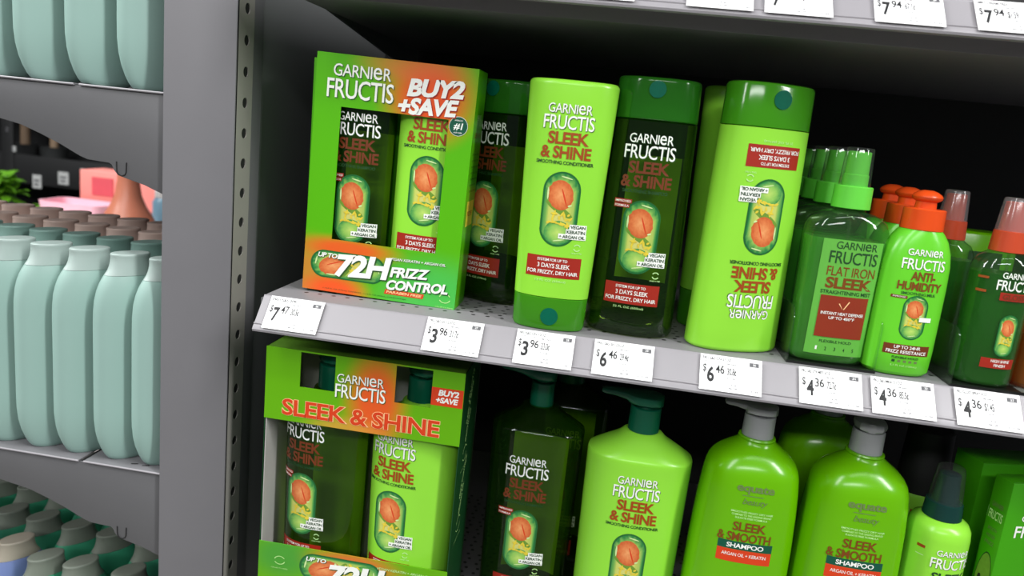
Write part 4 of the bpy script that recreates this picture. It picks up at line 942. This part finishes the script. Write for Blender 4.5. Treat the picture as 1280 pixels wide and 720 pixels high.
for i, x in enumerate([-0.118 - 0.0265, -0.1935, -0.2430, -0.2930]):
    dup(protos['mint_plastic', 'mint_cap'], (x, 0.058, 0.1592), (0, 0, RZ), 'mint green bottle, %s from the post on the upper end shelf' % ORD[i], 'mint bottles on the upper end shelf')
LOW = [('front', 0.0815, [-0.1857, -0.2416, -0.2828], 'teal_plastic', 'teal_cap', 'teal green bottle with grey cap'), ('front', 0.100, [-0.3331, -0.3800], 'blue_plastic', 'beige_cap', 'blue bottle with beige cap'),
       ('second', 0.1440, [-0.1976, -0.2480, -0.2940, -0.3415, -0.3850, -0.4300, -0.4750], 'teal_plastic', 'teal_cap', 'teal green bottle with grey cap'),
       ('third', 0.2130, [-0.2350, -0.2770, -0.3190, -0.3610, -0.4042, -0.4480, -0.4920], 'teal_plastic', 'teal_cap', 'teal green bottle with grey cap'),
       ('far back', 0.2900, [-0.3300, -0.3720, -0.4150, -0.4580, -0.5000, -0.5420], 'teal_plastic', 'teal_cap', 'teal green bottle with grey cap')]
for rn, y, xs, bm_, cm_, what in LOW:
    for i, x in enumerate(xs):
        lab = '%s, %s from the post, %s row, lowest end shelf' % (what, ORD[i], rn)
        yy = y - 0.25 * (x + 0.24) * (0.3 if rn == 'second' else 0)
        if (bm_, cm_) not in protos: protos[bm_, cm_] = flask('flask_bottle', lab, 'bottle', (x, yy, -0.5450), (0, 0, RZ), bm_, cm_, 'bottles filling the lowest end shelf')
        else: dup(protos[bm_, cm_], (x, yy, -0.5450), (0, 0, RZ), lab)

# ------------------------------------------------------------------ far things seen through the end bay
YB = 1.5
root = thing('display_table', 'pale display table far behind the brown caps', 'table', (-1.20, YB, -S))
MB().box(-0.19, 0.32, -0.30, 0.24, S - 0.245, S - 0.215, 'table_white').build('tabletop', root, bevel=0.004)
for sx in (-0.16, 0.29):
    for sy in (-0.26, 0.20): MB().box(sx - 0.02, sx + 0.02, sy - 0.02, sy + 0.02, 0, S - 0.245, 'table_white').build('leg', root)
root = thing('pink_tray', 'pale pink flat tray on the far table under the coral box', 'tray', (-1.275, YB - 0.02, -0.215))
MB().oval([(0.0, 0.088, 0.055, 6), (0.004, 0.094, 0.06, 6), (0.034, 0.098, 0.064, 6), (0.034, 0.092, 0.058, 6), (0.012, 0.088, 0.055, 6)], 'pale_pink', seg=40).build('tray_body', root)
root = thing('coral_box', 'coral pink box with a red front panel on the far table', 'box', (-1.195, YB + 0.01, -0.203))
MB().box(-0.140, 0.140, 0.05, 0.16, 0, 0.1080, 'pink_card').build('carton_body', root, bevel=0.003)
MB().box(-0.098, -0.030, 0.047, 0.0505, 0.036, 0.090, 'red_card').build('front_panel', root); MB().box(-0.012, 0.030, 0.047, 0.0505, 0.030, 0.092, 'pink_card').build('card_flap', root)
root = thing('terracotta_vase', 'orange terracotta cone vase on the far table beside the coral box', 'vase', (-1.035, YB - 0.15, -0.215))
MB().oval([(0.0, 0.070, 0.06, 2), (0.006, 0.076, 0.066, 2), (0.03, 0.066, 0.058, 2), (0.06, 0.047, 0.044, 2), (0.09, 0.034, 0.033, 2), (0.13, 0.028, 0.028, 2), (0.16, 0.026, 0.026, 2), (0.168, 0.028, 0.028, 2)], 'terracotta', seg=36).build('vase_body', root)
root = thing('blue_jar', 'blue grey jar on the far table close to the post', 'jar', (-1.015, YB, -0.215))
MB().lathe([(0.0, 0.034), (0.004, 0.038), (0.06, 0.038), (0.075, 0.03)], 'blue_glass').build('jar_body', root); MB().lathe([(0.075, 0.032), (0.092, 0.032), (0.095, 0.028)], 'tag_grey').build('lid', root)
# black tiered display rack
def far(x, y, Y):
    d = Vector(((x - 640) / 966.8, (y - 360) / 966.8, 1.0)); R = Matrix(CR).transposed() @ d
    k = (Y + 0.6102967) / R.y; return (0.2755061 + R.x * k, Y, 0.1594143 + R.z * k)
YR = 2.6
root = thing('display_rack', 'tall black tiered display rack in the far background', 'rack', (-2.05, YR, -S))
MB().box(-1.3, 1.5, 0.30, 0.34, 0, 2.3, 'rack_black').build('back_panel', root)
for k, z in enumerate((0.35, 0.72, 1.0, 1.36, 1.75)):
    MB().box(-1.28, 1.48, 0.0, 0.30, z, z + 0.03, 'rack_black').box(-1.28, 1.48, -0.01, 0.0, z - 0.06, z + 0.07, 'rack_black').build('shelf_board', root, bevel=0.003)
P = far(12, 175, YR)
MB().box(P[0] + 2.05 - 0.03, P[0] + 2.05 + 0.03, -0.016, 0.0, 0, 2.3, 'rack_black').build('rack_upright', root, bevel=0.003)
for xx in (-1.3, 1.48): MB().box(xx - 0.02, xx + 0.02, -0.01, 0.34, 0, 2.3, 'rack_black').build('side_panel', root, bevel=0.003)
TG = [('white price card on the black rack, leftmost of the lower three', 46, 227, 0.042, 0.060), ('white price card on the black rack, middle of the lower three', 79, 223, 0.050, 0.056), ('white price card on the black rack beside the coral box', 106, 217, 0.044, 0.040), ('small white card high on the black rack at the left edge', 9, 161, 0.026, 0.036), ('small white card on the black rack near the tan stems', 16, 186, 0.026, 0.024)]
for lab, px_, py_, w_, h_ in TG:
    P = far(px_, py_, YR - 0.016)
    o = thing('price_card', lab, 'price card', P, group='price cards on the far rack')
    MB().box(-w_ / 2, w_ / 2, 0, 0.005, -h_ / 2, h_ / 2, 'tag_grey').build('card', o)
    mb = MB(); mb.box(-w_ * 0.3, w_ * 0.3, -0.001, 0, 0, h_ * 0.15, 'ink_grey').box(-w_ * 0.3, w_ * 0.2, -0.001, 0, -h_ * 0.3, -h_ * 0.15, 'ink_grey'); mb.build('card_print', o)
# tan stems of potted plants on the rack, and two leafy plants
def plant(label, loc, stem_h, stem_r, leaves, seed, spread, lz):
    o = thing('potted_plant', label, 'plant', loc)
    MB().lathe([(0.0, 0.045), (0.004, 0.05), (0.07, 0.06), (0.075, 0.063), (0.075, 0.055), (0.06, 0.052)], 'pot_dark').build('pot', o)
    MB().tube([(0, 0, 0.05), (0.002, 0, stem_h * 0.5), (0, 0, stem_h)], stem_r, 'wood', 10).build('stem', o)
    rr = random.Random(seed); mb = MB()
    for k in range(leaves):
        a = rr.random() * math.tau; e = rr.uniform(-0.3, 1.0); L = rr.uniform(0.5, 1.0) * spread; w_ = L * 0.24
        b = Vector((rr.uniform(-1, 1) * spread * 0.35, rr.uniform(-1, 1) * spread * 0.3, lz + rr.uniform(-0.5, 0.5) * spread * 0.8)); d = Vector((math.cos(a) * math.cos(e), math.sin(a) * math.cos(e), math.sin(e))); s = d.cross(Vector((0, 0, 1))).normalized() * w_
        u = Vector((0, 0, L * 0.08))
        mb.add([b, b + d * L * 0.35 + s - u * 0.2, b + d * L * 0.4 + u, b + d * L * 0.35 - s - u * 0.2, b + d * L * 0.75 + s * 0.7 - u, b + d * L * 0.75 - s * 0.7 - u, b + d * L - u * 3], [(0, 1, 2), (0, 2, 3), (1, 4, 2), (2, 4, 6), (2, 6, 5), (2, 5, 3)], 'leaf_green')
    mb.build('foliage', o)
RB = lambda k: (0.35, 0.72, 1.0, 1.36, 1.75)[k] + 0.03 - S
P = far(32, 200, YR + 0.16); plant('far potted plant with a thick tan stem, left on the rack', (P[0], P[1], RB(2)), 0.30, 0.020, 26, 1, 0.07, 0.22)
P = far(68, 200, YR + 0.16); plant('far potted plant with a thick tan stem, right on the rack', (P[0], P[1], RB(2)), 0.30, 0.018, 16, 2, 0.06, 0.24)
P = far(6, 236, 2.0)
o = thing('plant_stand', 'dark stand carrying the bright leafy plants in the far background', 'stand', (P[0] + 0.02, 2.0, -S))
MB().box(-0.30, 0.30, -0.12, 0.16, 0, S - 0.42, 'rack_black').build('stand_body', o, bevel=0.004)
plant('bright green leafy plant at the left edge in the far background', (P[0] - 0.03, 2.0, -0.42), 0.12, 0.008, 90, 5, 0.10, 0.17)
P = far(36, 240, 2.0); plant('smaller yellow green plant beside the bright leafy one in the background', (P[0] + 0.06, 2.02, -0.42), 0.08, 0.006, 22, 9, 0.05, 0.10)
